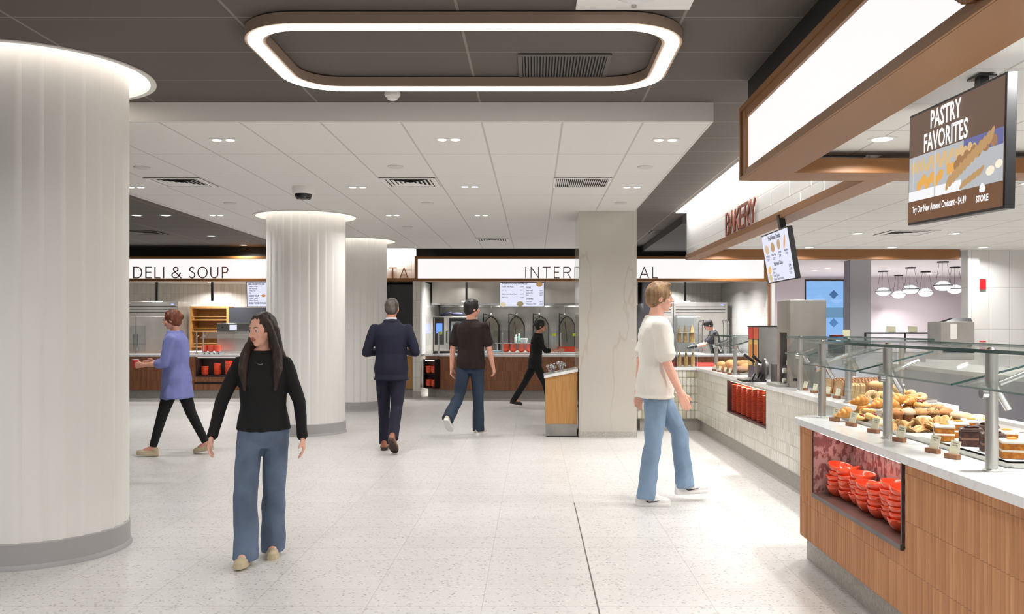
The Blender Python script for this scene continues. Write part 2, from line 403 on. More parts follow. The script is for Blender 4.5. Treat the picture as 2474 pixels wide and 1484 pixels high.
# bakery ceiling
for i, Y in enumerate((5.29, 6.93, 8.81, 10.65, 12.5)):
    for j, X in enumerate((2.73 if i else 2.10, 3.92, 5.1, 6.4)):
        wh = ['nearest the viewer', 'second row from the viewer', 'middle row', 'fourth row from the viewer', 'farthest row'][i]
        downlight(X, Y, ZB, 15 if X < 3 else 10, 'round downlight in the bakery ceiling, %s, %s' % (wh, ['beside the lit sign soffit', 'second from the soffit', 'third from the soffit', 'rightmost of its row'][j]), 'downlights in the bakery ceiling')
for i, Y in enumerate((1.6, 3.5)):  # unseen lamps added to brighten the wood counter
    for X in (2.1, 3.92): downlight(X, Y, ZB, 22, 'added unseen downlight in the bakery ceiling above the wood counter, %s %s' % (['behind the viewer', 'beside the viewer'][i], ['over the cards', 'over the aisle'][X > 3]), 'downlights in the bakery ceiling')
# twin mini downlights in the white drop ceiling
tw_f = MB().box(-.11, .11, -.045, .045, -.004, 0, .002).mesh('trim_plate', M_TRIM)
tw_l = MB().lathe([(.034, -.006), (.0005, -.006)], 20).mesh('lens', emat('mini_lens', (1, .98, .95), 9))
TW = [(540, 338), (1084, 337), (1608, 338), (328, 452), (864, 452), (1135, 451), (1527, 452), (523, 520), (949, 520), (1163, 520), (1420, 519)]
wn_ = ['left of the front row', 'middle of the front row', 'right of the front row', 'beside the near fluted column', 'right of the camera dome', 'centre of second row', 'above the marble column', 'left of the middle column ring', 'right of the middle column ring', 'back row centre', 'back row by the marble column']
for (px, py), nm in zip(TW, wn_):
    x, y = cx(px, py, ZW); root = empty('twin_downlight', (x, y, ZW), 0, 'twin-lens mini downlight in the white ceiling, '+nm, 'light', 'twin mini downlights')
    inst(tw_f, 'trim_plate', root); inst(tw_l, 'lens', root, (-.055, 0, 0)); inst(tw_l, 'lens', root, (.055, 0, 0))
    area_light(x, y, ZW-.012, .16, 8, (1, .98, .96), .06)
spk = MB().lathe([(.075, -.001), (.075, -.008), (.07, -.012), (.0005, -.012)], 28).mesh('sprinkler_cover', M('sprinkler_white', (214, 211, 207), .5), 40)
for (px, py), nm in zip([(343, 404), (955, 402), (1559, 403), (555, 490), (1033, 490), (1500, 490), (984, 548)], ['left front', 'centre front', 'right front', 'left, behind the square vent', 'centre, second row', 'by the top of the marble column', 'farthest back']):
    x, y = cx(px, py, ZW); tag(inst(spk, 'sprinkler_cover', None, (x, y, ZW)), 'flat round white sprinkler cover in the white ceiling, '+nm, 'sprinkler cover', 'sprinkler covers')
for X in (4.0, 6.0, 8.6): downlight(X, 17.6, ZD-.12, 22, 'added unseen downlight in the dark ceiling slab beyond the bakery, %s' % {4.: 'left', 6.: 'middle', 8.6: 'right'}[X], 'added dark slab downlights')  # hidden lamps added to light the front of the grey column
# square diffuser vents
def diffuser(x, y, z, s, mat, label, inner):
    root = empty('ceiling_vent', (x, y, z-.006), 0, label, 'vent')
    MB().box(-s, s, -s, s, .002, .004).build('backing', inner, root)
    f = MB()
    for a, b_ in ((s, s-.05),):
        for q in ((-a, a, -a, -b_), (-a, a, b_, a), (-a, -b_, -b_, b_), (b_, a, -b_, b_)): f.box(q[0], q[1], q[2], q[3], -.006, .0)
    f.build('frame', mat, root)
    for k in range(5):
        a = s*(.78-.155*k); b_ = a-.03; v = MB()
        o = [(-a, -a, -.004), (a, -a, -.004), (a, a, -.004), (-a, a, -.004)]; i_ = [(-b_, -b_, .0), (b_, -b_, .0), (b_, b_, .0), (-b_, b_, .0)]
        v.loft([o, [(p[0], p[1], p[2]+.003) for p in i_]], cap=False); v.build('louver', mat, root)
def grille(x, y, z, hx, hy, mat, label, inner, n=24):
    root = empty('ceiling_grille', (x, y, z-.006), 0, label, 'vent')
    MB().box(-hx, hx, -hy, hy, .001, .003).build('backing', inner, root)
    MB().box(-hx, hx, -hy, -hy+.025, -.008, 0).box(-hx, hx, hy-.025, hy, -.008, 0).box(-hx, -hx+.025, -hy, hy, -.008, 0).box(hx-.025, hx, -hy, hy, -.008, 0).build('frame', mat, root)
    v = MB()
    for k in range(n):
        xx = -hx+.025+(2*hx-.05)*(k+.5)/n; v.loft([[(xx-.004, yy, -.006), (xx+.004, yy, -.006), (xx+.0075, yy, -.001), (xx+.001, yy, -.001)] for yy in (-hy+.02, hy-.02)])
    v.build('slats', mat, root)
M_VD = M('dark_vent', (84, 78, 73), .6); M_HOLE = M('vent_dark_inside', (18, 17, 16), .9)
x, y = cx(440, 440, ZW); diffuser(x, y, ZW, .29, M_TRIM, 'square louvred air vent in white ceiling, left of the camera dome', M_HOLE)
x, y = cx(992, 440, ZW); diffuser(x, y, ZW, .29, M_TRIM, 'square louvred air vent in white ceiling, right of the camera dome', M_HOLE)
x, y = cx(1190, 579, ZW); diffuser(x, y, ZW, .29, M_TRIM, 'square air vent at the back of the white ceiling over the International sign', M_HOLE)
x, y = cx(1405, 440, ZW); grille(x, y, ZW, .30, .30, M_TRIM, 'white slatted air grille in the white ceiling, left of the marble column top', M_HOLE, 26)
grille(.19, 5.68, ZD, .29, .28, M_VD, 'dark slatted air grille inside the ring light', M_HOLE, 28)
x, y = cx(352, 562, ZD); diffuser(x, y, ZD, .29, M_VD, 'dark square vent in the dark ceiling near the deli sign', M_HOLE)
x, y = cx(1612, 560, ZD); diffuser(x, y, ZD, .29, M_VD, 'dark square vent in the dark ceiling right of the marble column', M_HOLE)
x, y = cx(2190, 562, ZB); diffuser(x, y, ZB, .29, M_TRIM, 'square vent in the bakery ceiling below the pastry screen', M_HOLE)
for (px, py), nm in zip([(330, 520), (400, 520), (510, 570), (588, 592)], ['beside the near column', 'second from the near column', 'over the deli sign lettering', 'by the middle column']):
    x, y = cx(px, py, ZD); downlight(x, y, ZD, 12, 'small downlight in the dark ceiling over the deli, '+nm, 'downlights in the dark ceiling over the deli')
for (px, py), nm in zip([(1633, 569), (1601, 591)], ['nearer one', 'farther one']):
    x, y = cx(px, py, ZD); downlight(x, y, ZD, 12, 'small downlight in the dark ceiling right of the marble column, '+nm, 'downlights right of the marble column')
for X, Y in ((-3.6, 1.2), (-1.2, .4), (.9, 1.4), (-2.4, 3.0), (-5.2, 3.4)):  # out-of-view lamps added to brighten the near column and floor
    downlight(X, Y, ZD, 15, 'added unseen downlight in the dark hall ceiling %s' % {-3.6: 'far left of the viewer', -1.2: 'just left of the viewer', .9: 'right above the viewer, by the bakery sign', -2.4: 'between viewer and near column', -5.2: 'left of the near fluted column'}[X], 'added hall downlights out of view')
# dome camera, smoke detector, access panel
x, y = cx(733, 452, ZW); root = empty('security_camera', (x, y, ZW), 0, 'round white security camera with black domed lens under the white ceiling', 'camera')
MB().lathe([(.12, 0), (.12, -.07), (.11, -.08), (.095, -.08)], 32).build('housing', M_TRIM, root, 40)
MB().lathe([(.098, -.07), (.092, -.105), (.07, -.13), (.04, -.14), (.0005, -.142)], 32).build('dome', M('smoked_dome', (12, 12, 13), .08), root, 60)
for k in range(4):
    a = k*PI/2+.4; MB().ball((.06*math.cos(a), .06*math.sin(a), -.115), .025).build('lens', M('lens_grey', (70, 70, 72), .1), root, 60)
x, y = cx(948, 222, ZD); root = empty('smoke_detector', (x, y, ZD), 0, 'white smoke detector on the dark ceiling behind the ring light', 'smoke detector')
MB().lathe([(.055, 0), (.058, -.02), (.05, -.035)], 28, cap=True).build('base', M_TRIM, root, 40)
MB().lathe([(.048, -.03), (.035, -.055), (.018, -.062), (.0005, -.062)], 28).build('sensor_head', M_TRIM, root, 40)
root = empty('access_point_panel', (.52, 4.33, ZD), 0, 'white ceiling panel with wireless dome at the top of the picture', 'wifi access point')
MB().box(-.30, .30, -.30, .30, -.012, -.002, .002).build('panel', M_TRIM, root)
MB().lathe([(.14, -.012), (.13, -.04), (.09, -.055), (.0005, -.06)], 36).build('dome', M('dome_white', (222, 222, 224), .35), root, 60)
MB().ball((0, -.08, -.055), .006).build('status_light', emat('blue_led', (.3, .6, 1), 8), root)
MB().cyl((0, .235, -.022), .014, .01).build('screw', M_STEEL, root)
# ================= STROKE LETTERS =================
def arc(cx_, cz, rx, rz, a0, a1, n=12): return [(cx_+rx*math.cos(math.radians(a0+(a1-a0)*i/n)), cz+rz*math.sin(math.radians(a0+(a1-a0)*i/n))) for i in range(n+1)]
GL = {
 'D': [[(0, 0), (0, 1)], [(0, 1), (.3, 1)]+arc(.45, .5, .55, .5, 90, -90)+[(0, 0)]],
 'E': [[(1, 1), (0, 1), (0, 0), (1, 0)], [(0, .52), (.9, .52)]], 'L': [[(0, 1), (0, 0), (1, 0)]], 'I': [[(.5, 0), (.5, 1)]],
 'O': [arc(.5, .5, .5, .5, 0, 360, 28)], 'U': [[(0, 1), (0, .38)]+arc(.5, .38, .5, .38, 180, 360)+[(1, 1)]],
 'P': [[(0, 0), (0, 1)]+[(.5, 1)]+arc(.6, .75, .4, .25, 90, -90)+[(0, .5)]], 'R': [[(0, 0), (0, 1), (.5, 1)]+arc(.6, .75, .4, .25, 90, -90)+[(0, .5)], [(.5, .5), (1, 0)]],
 'S': [arc(.52, .76, .44, .24, 40, 200, 12)+arc(.5, .26, .5, .26, 70, -150, 14)], 'N': [[(0, 0), (0, 1), (1, 0), (1, 1)]], 'T': [[(0, 1), (1, 1)], [(.5, 1), (.5, 0)]],
 'A': [[(0, 0), (.5, 1), (1, 0)], [(.17, .33), (.83, .33)]], 'B': [[(0, 0), (0, 1), (.5, 1)]+arc(.55, .76, .38, .24, 90, -90)+[(0, .52), (.5, .52)]+arc(.58, .26, .42, .26, 90, -90)+[(0, 0)]],
 'K': [[(0, 0), (0, 1)], [(1, 1), (0, .45)], [(.25, .6), (1, 0)]], 'Y': [[(0, 1), (.5, .5), (1, 1)], [(.5, .5), (.5, 0)]],
 '&': [[(1, 0), (.28, .62)]+arc(.42, .8, .24, .2, 215, -40, 12)+[(.25, .5)]+arc(.36, .25, .36, .25, 130, 330, 12)+[(.95, .45)]]}
def glyph(ch, w, h, th, dep):
    """letter in the x-z plane, front at y=0, going back to y=dep"""
    m = MB()
    for st in GL[ch]:
        P = [(p[0]*w, p[1]*h) for p in st]
        for a, b in zip(P[:-1], P[1:]):
            m.k += 1; d = Vector((b[0]-a[0], b[1]-a[1])); L = d.length
            if L < 1e-6: continue
            d /= L; n = Vector((-d.y, d.x))*th/2; e = d*th*.35
            q = [(a[0]-e.x+n.x, a[1]-e.y+n.y), (a[0]-e.x-n.x, a[1]-e.y-n.y), (b[0]+e.x-n.x, b[1]+e.y-n.y), (b[0]+e.x+n.x, b[1]+e.y+n.y)]
            m.prism_y(q, -.0004*(m.k % 4), dep+.0002*(m.k % 3))
    return m
def run(pts, d0, d1, z0, z1):
    """slab following a front polyline (left to right), from d0 to d1 behind it"""
    P = [Vector(p) for p in pts]; N = []
    for i in range(len(P)):
        a = P[max(i-1, 0)]; b = P[min(i+1, len(P)-1)]; t = (b-a).normalized(); N.append(Vector((-t.y, t.x)))
    A = [P[i]+N[i]*d0 for i in range(len(P))]; B = [P[i]+N[i]*d1 for i in range(len(P))]
    m = MB(); m.loft([[(a.x, a.y, z0), (b.x, b.y, z0), (b.x, b.y, z1), (a.x, a.y, z1)] for a, b in zip(A, B)]); return m
YF = 18.25
# ================= FAR STATIONS: shell =================
M_VT = tile_mat('vertical_white_tile', 0, .108, .32, .03, .1, (222, 219, 212), (212, 208, 200), (172, 167, 160), .005, 0, .12, .3)
M_VT2 = tile_mat('side_white_tile', 1, .6, .2, .03, .1, (222, 220, 216), (214, 211, 206), (176, 172, 166), .004, 0, .08, .3, brick=True)
struct('wall_back', MB().box(-12, 4.98, 22.9, 23.0, 0, 3.1), M_VT)
struct('wall_kitchen', MB().box(4.9, 4.98, YF, 22.9, 0, 2.95), M_VT2)
struct('wall_pier', MB().box(-2.52, -2.365, YF, 22.9, 0, 2.45), M_VT)
struct('trim_9', MB().box(-2.364, -2.345, YF+.06, YF+.72, .9, 2.45), M('bright_white_trim', (240, 240, 240), .4))
struct('trim_10', MB().box(-2.525, -2.36, YF-.008, YF, 0, .14), M_TERR)
struct('wall_divider', MB().box(-3.6, -3.5, YF+.1, 22.9, 0, 2.6), M_VT)
struct('ceiling', MB().box(-12, 4.9, YF+.3, 22.9, 2.60, 2.66), M_CB)
struct('trim_11', MB().box(-12, -3.47, 18.5, 18.6, 2.6, ZD).box(-2.47, 4.95, 18.5, 18.6, 2.6, ZD), M_BLACK)
struct('wall_pasta', MB().box(-3.5, -2.47, 18.42, 18.5, 2.49, ZD), M_VT)
struct('trim_12', MB().box(-3.5, -2.46, 18.2, 18.5, 2.42, 2.485), M_BROWN)
struct('trim_13', MB().box(-3.45, -2.5, 18.3, 18.42, ZD-.012, ZD-.004), emat('cove_diffuser2', (1, .98, .95), 3.5))
struct('trim_14', MB().box(4.86, 4.9, YF-.07, YF, 0, 2.45), M('copper_corner', (176, 128, 96), .3, .6))
struct('trim_15', MB().box(4.9, 4.99, YF-.05, YF, 0, 2.95), M_WHITE)
# room beyond on the right
M_LAV = M('pale_lilac_wall', (196, 187, 192), .6)
struct('wall_far', MB().box(4.98, 8.34, 27, 27.1, 0, 3.1).box(9.56, 15, 27, 27.1, 0, 3.1).box(8.34, 9.56, 27, 27.1, 0, .9).box(8.34, 9.56, 27, 27.1, 2.93, 3.1), M_LAV)
struct('ceiling', MB().box(4.98, 15, 19.6, 27, ZW, ZW+.1), M('room_ceiling', (224, 218, 220), .7))
struct('wall_side', MB().box(15, 15.1, 12, 27.1, 0, 3.1), M_LAV)
struct('wall_behind', MB().box(4.98, 5.02, YF, 27, 0, 3.1), M_LAV)
M_WT = tile_mat('pier_white_tile', 0, .3, .62, .13, .2, (222, 221, 218), (214, 212, 208), (170, 167, 162), .005, 0, .1, .2)
struct('wall_pier2', MB().box(6.38, 6.55, 12.9, 13.1, 0, 2.9).box(6.55, 8.9, 12.98, 13.1, 0, 2.9), M_WT)
root = empty('square_column', (7.56, 20.3, 0), 0, 'square pale grey column beyond the bakery, beside the blue window', 'column')
MB().box(-.24, .24, 0, .39, 0, ZW).build('shaft', M('grey_column_paint', (204, 203, 205), .5), root)
MB().box(-.245, -.241, .005, .385, 0, ZW).build('side_panel', M('column_shaded_side', (122, 122, 130), .5), root)  # the column's own side face, its shade put into the colour
# window with evening-blue daylight outside
wd = MB().box(8.34, 9.56, 26.96, 27.02, 2.88, 2.93).box(8.34, 8.37, 26.98, 27.02, .9, 2.93).box(9.53, 9.56, 26.98, 27.02, .9, 2.93)
struct('window_1', wd, M('dark_window_frame', (38, 32, 36), .5))
struct('window_2', MB().box(8.34, 9.56, 27.06, 27.07, 2.07, 2.9).box(8.34, 9.56, 27.06, 27.07, .9, 1.76), emat('blue_daylight', (.26, .50, .92), .85))
struct('window_3', MB().box(8.34, 9.56, 27.05, 27.08, 1.76, 2.07), emat('blue_spandrel', (.14, .30, .50), .8))
struct('window_4', MB().box(8.37, 9.53, 27.0, 27.006, .9, 2.88), M_GLASS)
for i, (X, Z) in enumerate(((9.22, 2.47), (9.22, 1.60))):
    tag(MB().prism_y([(X-.14, Z), (X, Z+.14), (X+.14, Z), (X, Z-.14)], 26.992, 26.996).build('window_decal', M('decal_blue', (70, 120, 180), .5)), 'diamond shaped decal on the blue window, %s' % ('upper one' if i == 0 else 'lower one'), 'decal', 'diamond window decals')
# pendants
def pendant_proto():
    root = empty('pendant_lamp', (0, 0, 0), 0, 'x', 'pendant lamp', 'glass pendant lamps beyond the bakery')
    MB().cyl((0, 0, -.03), .13, .03, 28).build('canopy', M_BLACKP, root, 40)
    w_ = MB()
    for a in (0, 2*PI/3, 4*PI/3):
        w_.tube([(.09*math.cos(a), .09*math.sin(a), 0), (.2*math.cos(a), .2*math.sin(a), -1)], .004, 5)
    w_.build('cables', M_BLACKP, root)
    MB().lathe([(.0005, .13), (.09, .12), (.16, .075), (.2, .01), (.205, 0)], 32).build('glass_shell', M_ACR, root, 60)
    MB().lathe([(.198, 0), (.19, -.03), (.15, -.085), (.08, -.118), (.0005, -.125)], 32).build('glowing_bowl', emat('pendant_glow', (1, .97, .98), 2.2), root, 60)
    MB().lathe([(.212, .01), (.212, -.012), (.196, -.012), (.196, .01), (.212, .01)], 36).build('band', M_BLACKP, root, 40)
    MB().lathe([(.0005, .09), (.07, .08), (.11, .04), (.12, .01)], 24).build('reflector', emat('pendant_glow2', (1, .97, .98), 1.6), root, 60)
    return root
PD = [(2134, 704, 655, 'leftmost of the cluster'), (2171, 711, 665, 'lowest and second from left'), (2200, 699, 646, 'third from left'), (2236, 706, 656, 'fourth from left'), (2278, 690, 632, 'nearest and highest of the cluster'), (2307, 698, 645, 'rightmost of the cluster')]
pp = pendant_proto()
for i, (px, pb, pt, nm) in enumerate(PD):
    X, Y = cx(px, pt, ZW); z = EYE-(pb-VY)/FOC*Y
    r = pp if i == 0 else copy_tree(pp)
    r.location = (X, Y, z); r['label'] = 'glass saucer pendant lamp with black band beyond the bakery, '+nm
    for ch in r.children:
        if ch.name.startswith('canopy'): ch.location.z = ZW-z
        if ch.name.startswith('cables'): ch.scale.z = ZW-z; ch.location.z = ZW-z
    area_light(X, Y, z-.2, .3, 12, (1, .95, .95))
for i, (px, py) in enumerate(((1967, 654), (1999, 649), (1927, 668), (2262, 664))):
    X, Y = cx(px, min(py, 660), ZW); Y = min(Y, 26.5); X = (px-VX)/FOC*Y
    downlight(X, Y, ZW, 14, 'small downlight in the far room ceiling, '+['above the blue window', 'left of the grey column', 'leftmost one', 'between the pendant lamps'][i], 'downlights in the far room')
# ================= FAR SIGNS =================
def sign_box(name, x0, x1, label):
    root = empty(name, ((x0+x1)/2, YF-.1, 2.42), 0, label, 'sign'); h = (x1-x0)/2
    f = MB(); f.box(-h, h, 0, .3, 0, .058, .004).box(-h, h, 0, .3, .46, .52, .004).box(-h, -h+.065, 0, .3, 0, .52, .004).box(h-.065, h, 0, .3, 0, .52, .004)
    f.build('frame', M_BROWN, root)
    MB().box(-h+.06, h-.06, .03, .1, .05, .47).build('light_panel', M_LITE, root); return root
def letters(root, items, y, z, h, th, dep, mat):
    for ch, p0, p1 in items:
        x0 = (p0-VX)/FOC*(y+root.location.y); x1 = (p1-VX)/FOC*(y+root.location.y)
        glyph(ch, x1-x0, h, th, dep).build('letter', mat, root, loc=(x0-root.location.x, y, z))
s1 = sign_box('deli_sign', -12, -3.47, 'backlit white sign box reading DELI & SOUP in thin dark letters')
letters(s1, [('D', 322.6, 342), ('E', 352, 365), ('L', 374, 386), ('I', 392, 398), ('&', 415, 437), ('S', 457, 470), ('O', 478, 500), ('U', 509, 526), ('P', 537, 550)], .0, .07, .222, .018, .02, M_BROWND)
s2 = sign_box('international_sign', -2.47, 4.83, 'backlit white sign box reading INTERNATIONAL, partly behind the marble column')
letters(s2, [('I', 1267, 1273), ('N', 1283, 1301), ('T', 1311.6, 1329.5), ('E', 1339.4, 1351), ('R', 1362, 1378), ('N', 1389, 1407), ('A', 1416, 1437), ('T', 1445, 1463), ('I', 1471, 1477), ('O', 1484, 1506), ('N', 1516, 1534), ('A', 1546.4, 1567), ('L', 1577, 1589)], .0, .07, .222, .018, .02, M_BROWND)
s3 = empty('pasta_sign', (-3, 18.38, 2.49), 0, 'brown letters ending in TA standing on the tiled band behind the far column', 'sign')
letters(s3, [('P', 863, 876), ('A', 884, 904), ('S', 915, 930), ('T', 940, 958), ('A', 966, 986)], 0, .0, .222, .02, .025, M_BROWN)
s4 = empty('bakery_sign', (2.19, 8.87, 2.535), 0, 'thick copper letters reading BAKERY on the white tiled bulkhead', 'sign')
for i, ch in enumerate('BAKERY'):
    g = glyph(ch, .165, .225, .032, .014); o = g.build('letter', M('copper_letter', (112, 52, 32), .4, .2), s4)
    o.rotation_euler = (0, 0, -PI/2); o.location = (0.03, (10.17-i*.232)-8.87, .01)
# letter sliver on the big sign
s5 = glyph('S', .26, .26, .05, .04).build('sign_letter', M_BROWN); s5.rotation_euler = (0, 0, -PI/2); s5.location = (1.385, 2.88, 2.53)
tag(s5, 'brown letter on the lit sign box, cut by the top right edge', 'sign letter')
# ================= FAR COUNTERS =================
M_FW = wood_mat('far_reeded_wood', (112, 66, 44), (146, 94, 62), 0, .03, True, .45, .2, (172, 118, 82))
M_OAK = wood_mat('light_oak', (166, 116, 60), (190, 142, 84), 0, 0, True, .45)
def counter(name, pts, depth, label, mat, niche=None):
    root = empty(name, (0, 0, 0), 0, label, 'counter')
    zc = .86
    if niche:      # (i0 x0, x1, z0, z1): straight stretch with an opening
        x0, x1, z0, z1 = niche; yy = pts[0][1]
        m = MB(); xs = (pts[0][0], pts[-1][0])
        m.box(xs[0], x0, yy, yy+depth, .17, zc).box(x1, xs[1], yy, yy+depth, .17, zc).box(x0, x1, yy, yy+depth, .17, z0).box(x0, x1, yy, yy+depth, z1, zc).box(x0, x1, yy+.42, yy+depth, z0, z1)
        m.build('front_cladding', mat, root)
        MB().box(x0, x0+.012, yy-.004, yy+.42, z0, z1).box(x1-.012, x1, yy-.004, yy+.42, z0, z1).box(x0, x1, yy-.004, yy+.42, z0, z0+.02).box(x0, x1, yy+.40, yy+.42, z0, z1).build('niche_lining', M('niche_dark', (50, 36, 36), .5), root)
        MB().box(x0+.03, x1-.03, yy+.03, yy+.05, z1-.014, z1-.004).build('niche_light', emat('niche_led', (1, .8, .72), 6), root)
        area_light((x0+x1)/2, yy+.12, z1-.02, x1-x0-.1, 1.5, (1, .85, .78), .03)
    else: run(pts, 0, depth, .17, zc).build('front_cladding', mat, root)
    run(pts, .07, depth, 0, .17).build('plinth', M_TERR, root)
    run(pts, -.03, depth+.02, zc, .9).build('countertop', M_QUARTZ, root); return root
ic = [(-2.30, 18.6), (-2.1, 18.38), (-1.7, 18.2), (-1.2, 18.08), (-.4, 18.0), (1.5, 17.98), (3.2, 18.1), (4.86, 18.2)]
counter('international_counter', ic, .75, 'long curved counter with reddish reeded wood front and white top under the International sign', M_FW)
counter('deli_counter', [(-11.9, 18.1), (-3.7, 18.1)], .8, 'straight reddish wood counter with white top under the deli sign', M_FW, (-6.98, -5.2, .44, .845))
counter('pasta_counter', [(-3.48, 18.5), (-2.53, 18.5)], .5, 'short oak counter behind the man in navy suit', M_OAK)
area_light(-2.97, 18.34, 3.14, .8, 10, (1, .98, .95), .06, 170, (0, 0, 0), 'cove_lamp')
tag(MB().box(-3.48, -2.53, 19.0, 19.03, .9, 2.42).box(-3.48, -2.53, 18.98, 19.0, 1.6, 1.63).build('dark_panel', M('dark_glass_panel', (12, 13, 22), .08)), 'tall glossy black panel behind the navy suit', 'panel')
# bowls ------------------------------------------------------
def bowl_mesh(r, h, mat, name='bowl', tilt=0):
    prof = [(.0005, .004), (r*.42, .004), (r*.46, 0), (r*.52, .004), (r*.86, h*.45), (r, h), (r*.985, h+.002), (r*.95, h-.001), (r*.82, h*.47), (r*.5, .012), (.0005, .01)]
    m = MB(); m.lathe(prof, 28); return m.mesh(name, mat, 50)
BOWLF = bowl_mesh(.075, .05, M_RED)
ords = ['bottom', 'second', 'third', 'fourth', 'fifth', 'sixth', 'seventh', 'eighth', 'ninth', 'tenth']
def ordn(k, n): return 'topmost' if k == n-1 else ('bottom one' if k == 0 else ords[k]+' from bottom' if k < 10 else '%dth from bottom' % (k+1))
def bowl_stack(mesh, x, y, z, n, pitch, where, group, jit=.003, name='bowl', cat='bowl', desc='red bowl', tilt_top=0, rec=True):
    for k in range(n):
        o = inst(mesh, name, None, (x+random.uniform(-jit, jit), y+random.uniform(-jit, jit), z+k*pitch), (0, 0, random.uniform(0, 6)))
        if tilt_top and k == n-1: o.rotation_euler = (tilt_top, tilt_top*.6, 0); o.location.z += .008
        tag(o, '%s, %s of %s' % (desc, ordn(k, n), where), cat, group)
for i, px in enumerate((1223, 1240, 1260, 1278)):
    bowl_stack(BOWLF, (px-VX)/FOC*19.3, 19.3, .922, 8, .018, 'the %s stack on the International back shelf' % ['first', 'second', 'third', 'fourth'][i], 'red bowls on the International back shelf')
for r_, z0, n in ((0, .452, 5), (1, .452, 5)): pass
for i in range(6):
    x = -6.85+i*.25
    bowl_stack(BOWLF, x, 18.27+.03*(i % 2), .46, 6+(i*2) % 5, .028, 'the %s stack in the deli counter niche' % ['first', 'second', 'third', 'fourth', 'fifth', 'sixth'][i], 'red bowls in the deli niche')
for i, px in enumerate((495, 510, 525)):
    bowl_stack(BOWLF, (px-VX)/FOC*19.3, 19.3, .925, 6, .02, 'the %s stack behind the deli glass' % ['left', 'middle', 'right'][i], 'red bowls behind the deli glass')
# left end shelf niche in international counter
root = empty('bowl_shelf', (-2.17, 18.28, 0), -.66, 'dark open shelf unit with red bowls at the left end of the International counter', 'shelf unit')
MB().box(-.17, .17, -.02, .12, .2, .22).box(-.17, .17, -.02, .12, .48, .50).box(-.17, .17, -.02, .12, .78, .80).box(-.17, -.155, -.02, .12, .2, .8).box(.155, .17, -.02, .12, .2, .8).build('frame', M_BLACKP, root)
MB().box(-.155, .155, .11, .12, .22, .78).build('back_panel', M('shelf_back', (60, 34, 34), .5), root)
MB().box(-.13, .13, .0, .01, .77, .778).build('shelf_light', emat('niche_led', (1, .8, .72), 6), root)
SB = bowl_mesh(.065, .05, M_RED, 'bowl')
for lv, z in enumerate((.221, .501)):
    for j, dx in enumerate((-.075, .075)):
        c_, s_ = math.cos(-.66), math.sin(-.66); X = -2.17+dx*c_-.045*s_; Y = 18.28+dx*s_+.045*c_
        bowl_stack(SB, X, Y, z, 5, .026, 'the %s stack, %s shelf of the end unit' % (['left', 'right'][j], ['lower', 'upper'][lv]), 'red bowls in the end shelf unit')
# ================= INTERNATIONAL KITCHEN =================
hood = empty('exhaust_hood', (-.03, 20.0, 1.97), 0, 'long stainless exhaust hood behind the International menu screen', 'exhaust hood')
M_HOOD = nmat('hood_steel', (150, 146, 138), (178, 174, 166), .8, (1.5, 1, .2), .28, metal=.9)
MB().box(-2.3, 2.4, 0, 1.9, .04, .64).build('canopy', M_HOOD, hood)
MB().box(-2.3, 2.4, -.02, .03, 0, .05).box(-2.3, 2.4, 1.85, 1.9, 0, .05).build('lip', M_CHROME, hood)
for i in range(5): MB().box(-1.9+i*.95, -1.45+i*.95, .25, .4, .02, .038).build('hood_light', emat('hood_lamp', (1, .98, .92), 8), hood)
for i in range(3): area_light(-1.5+i*1.6, 20.7, 1.95, .8, 14, (1, .97, .92), .2)
struct('wall_steel', MB().box(-2.35, 2.45, 22.0, 22.05, .0, 2.6), M_STEELD)
struct('wall_dark', MB().box(2.45, 2.75, 19.6, 22.0, 0, 2.6), M('dark_partition', (44, 44, 48), .4))
tag(MB().box(-2.3, 2.4, 21.3, 21.98, .82, .9).box(-2.3, 2.4, 21.35, 21.98, .1, .82).build('back_counter', M_STEEL), 'stainless back counter under the exhaust hood', 'counter')
tag(MB().box(-1.4, 2.6, 19.05, 19.6, .885, .92).box(-1.4, 2.6, 19.1, 19.55, .0, .885).build('pass_shelf', M_QUARTZ), 'low white pass shelf behind the International counter', 'shelf')
def arch_frame(x, label):
    root = empty('arched_lid', (x, 21.7, .9), 0, label, 'kitchen equipment', 'arched black framed lids on the kitchen back wall')
    w = .19
    P = [(-w, 0), (w, 0), (w, .62), (w*.55, .77), (0, .84), (-w*.55, .77), (-w, .62)]
    MB().prism_y(P, .02, .06).build('steel_face', nmat('face_steel', (96, 94, 90), (168, 160, 144), 1.2, (1, 1, 1), .2, metal=1), root)
    MB().tube([(p[0], .0, p[1]) for p in P], .017, 6, closed=True).build('frame', M_BLACKP, root)
    MB().tube([(-w, -.0, .66), (-w, 0, .9), (-.02, 0, .86)], .014, 6).build('handle', M_BLACKP, root)
    MB().tube([(-.05, -.01, .7), (.0, -.01, .2)], .006, 5).build('rod', M_BLACKP, root)
for px, nm in zip((1187, 1248, 1307, 1370), ('first from the left', 'second from the left', 'third, behind person in black', 'fourth, nearest the marble column')):
    arch_frame((px-VX)/FOC*21.7, 'stainless lid in arched black frame under the hood, '+nm)
for px, nm in zip((1187, 1248, 1303, 1365), ('first', 'second', 'third', 'fourth')):
    o = MB().tube([(0, 0, 0), (0, 0, -.22)], .008, 6).ball((0, 0, -.23), .022).build('ceiling_hook', M_CHROME, None, 60, loc=((px-VX)/FOC*20.9, 20.9, 2.01))
    tag(o, 'small chrome nozzle hanging under the hood, %s from the left' % nm, 'nozzle', 'chrome nozzles under the hood')
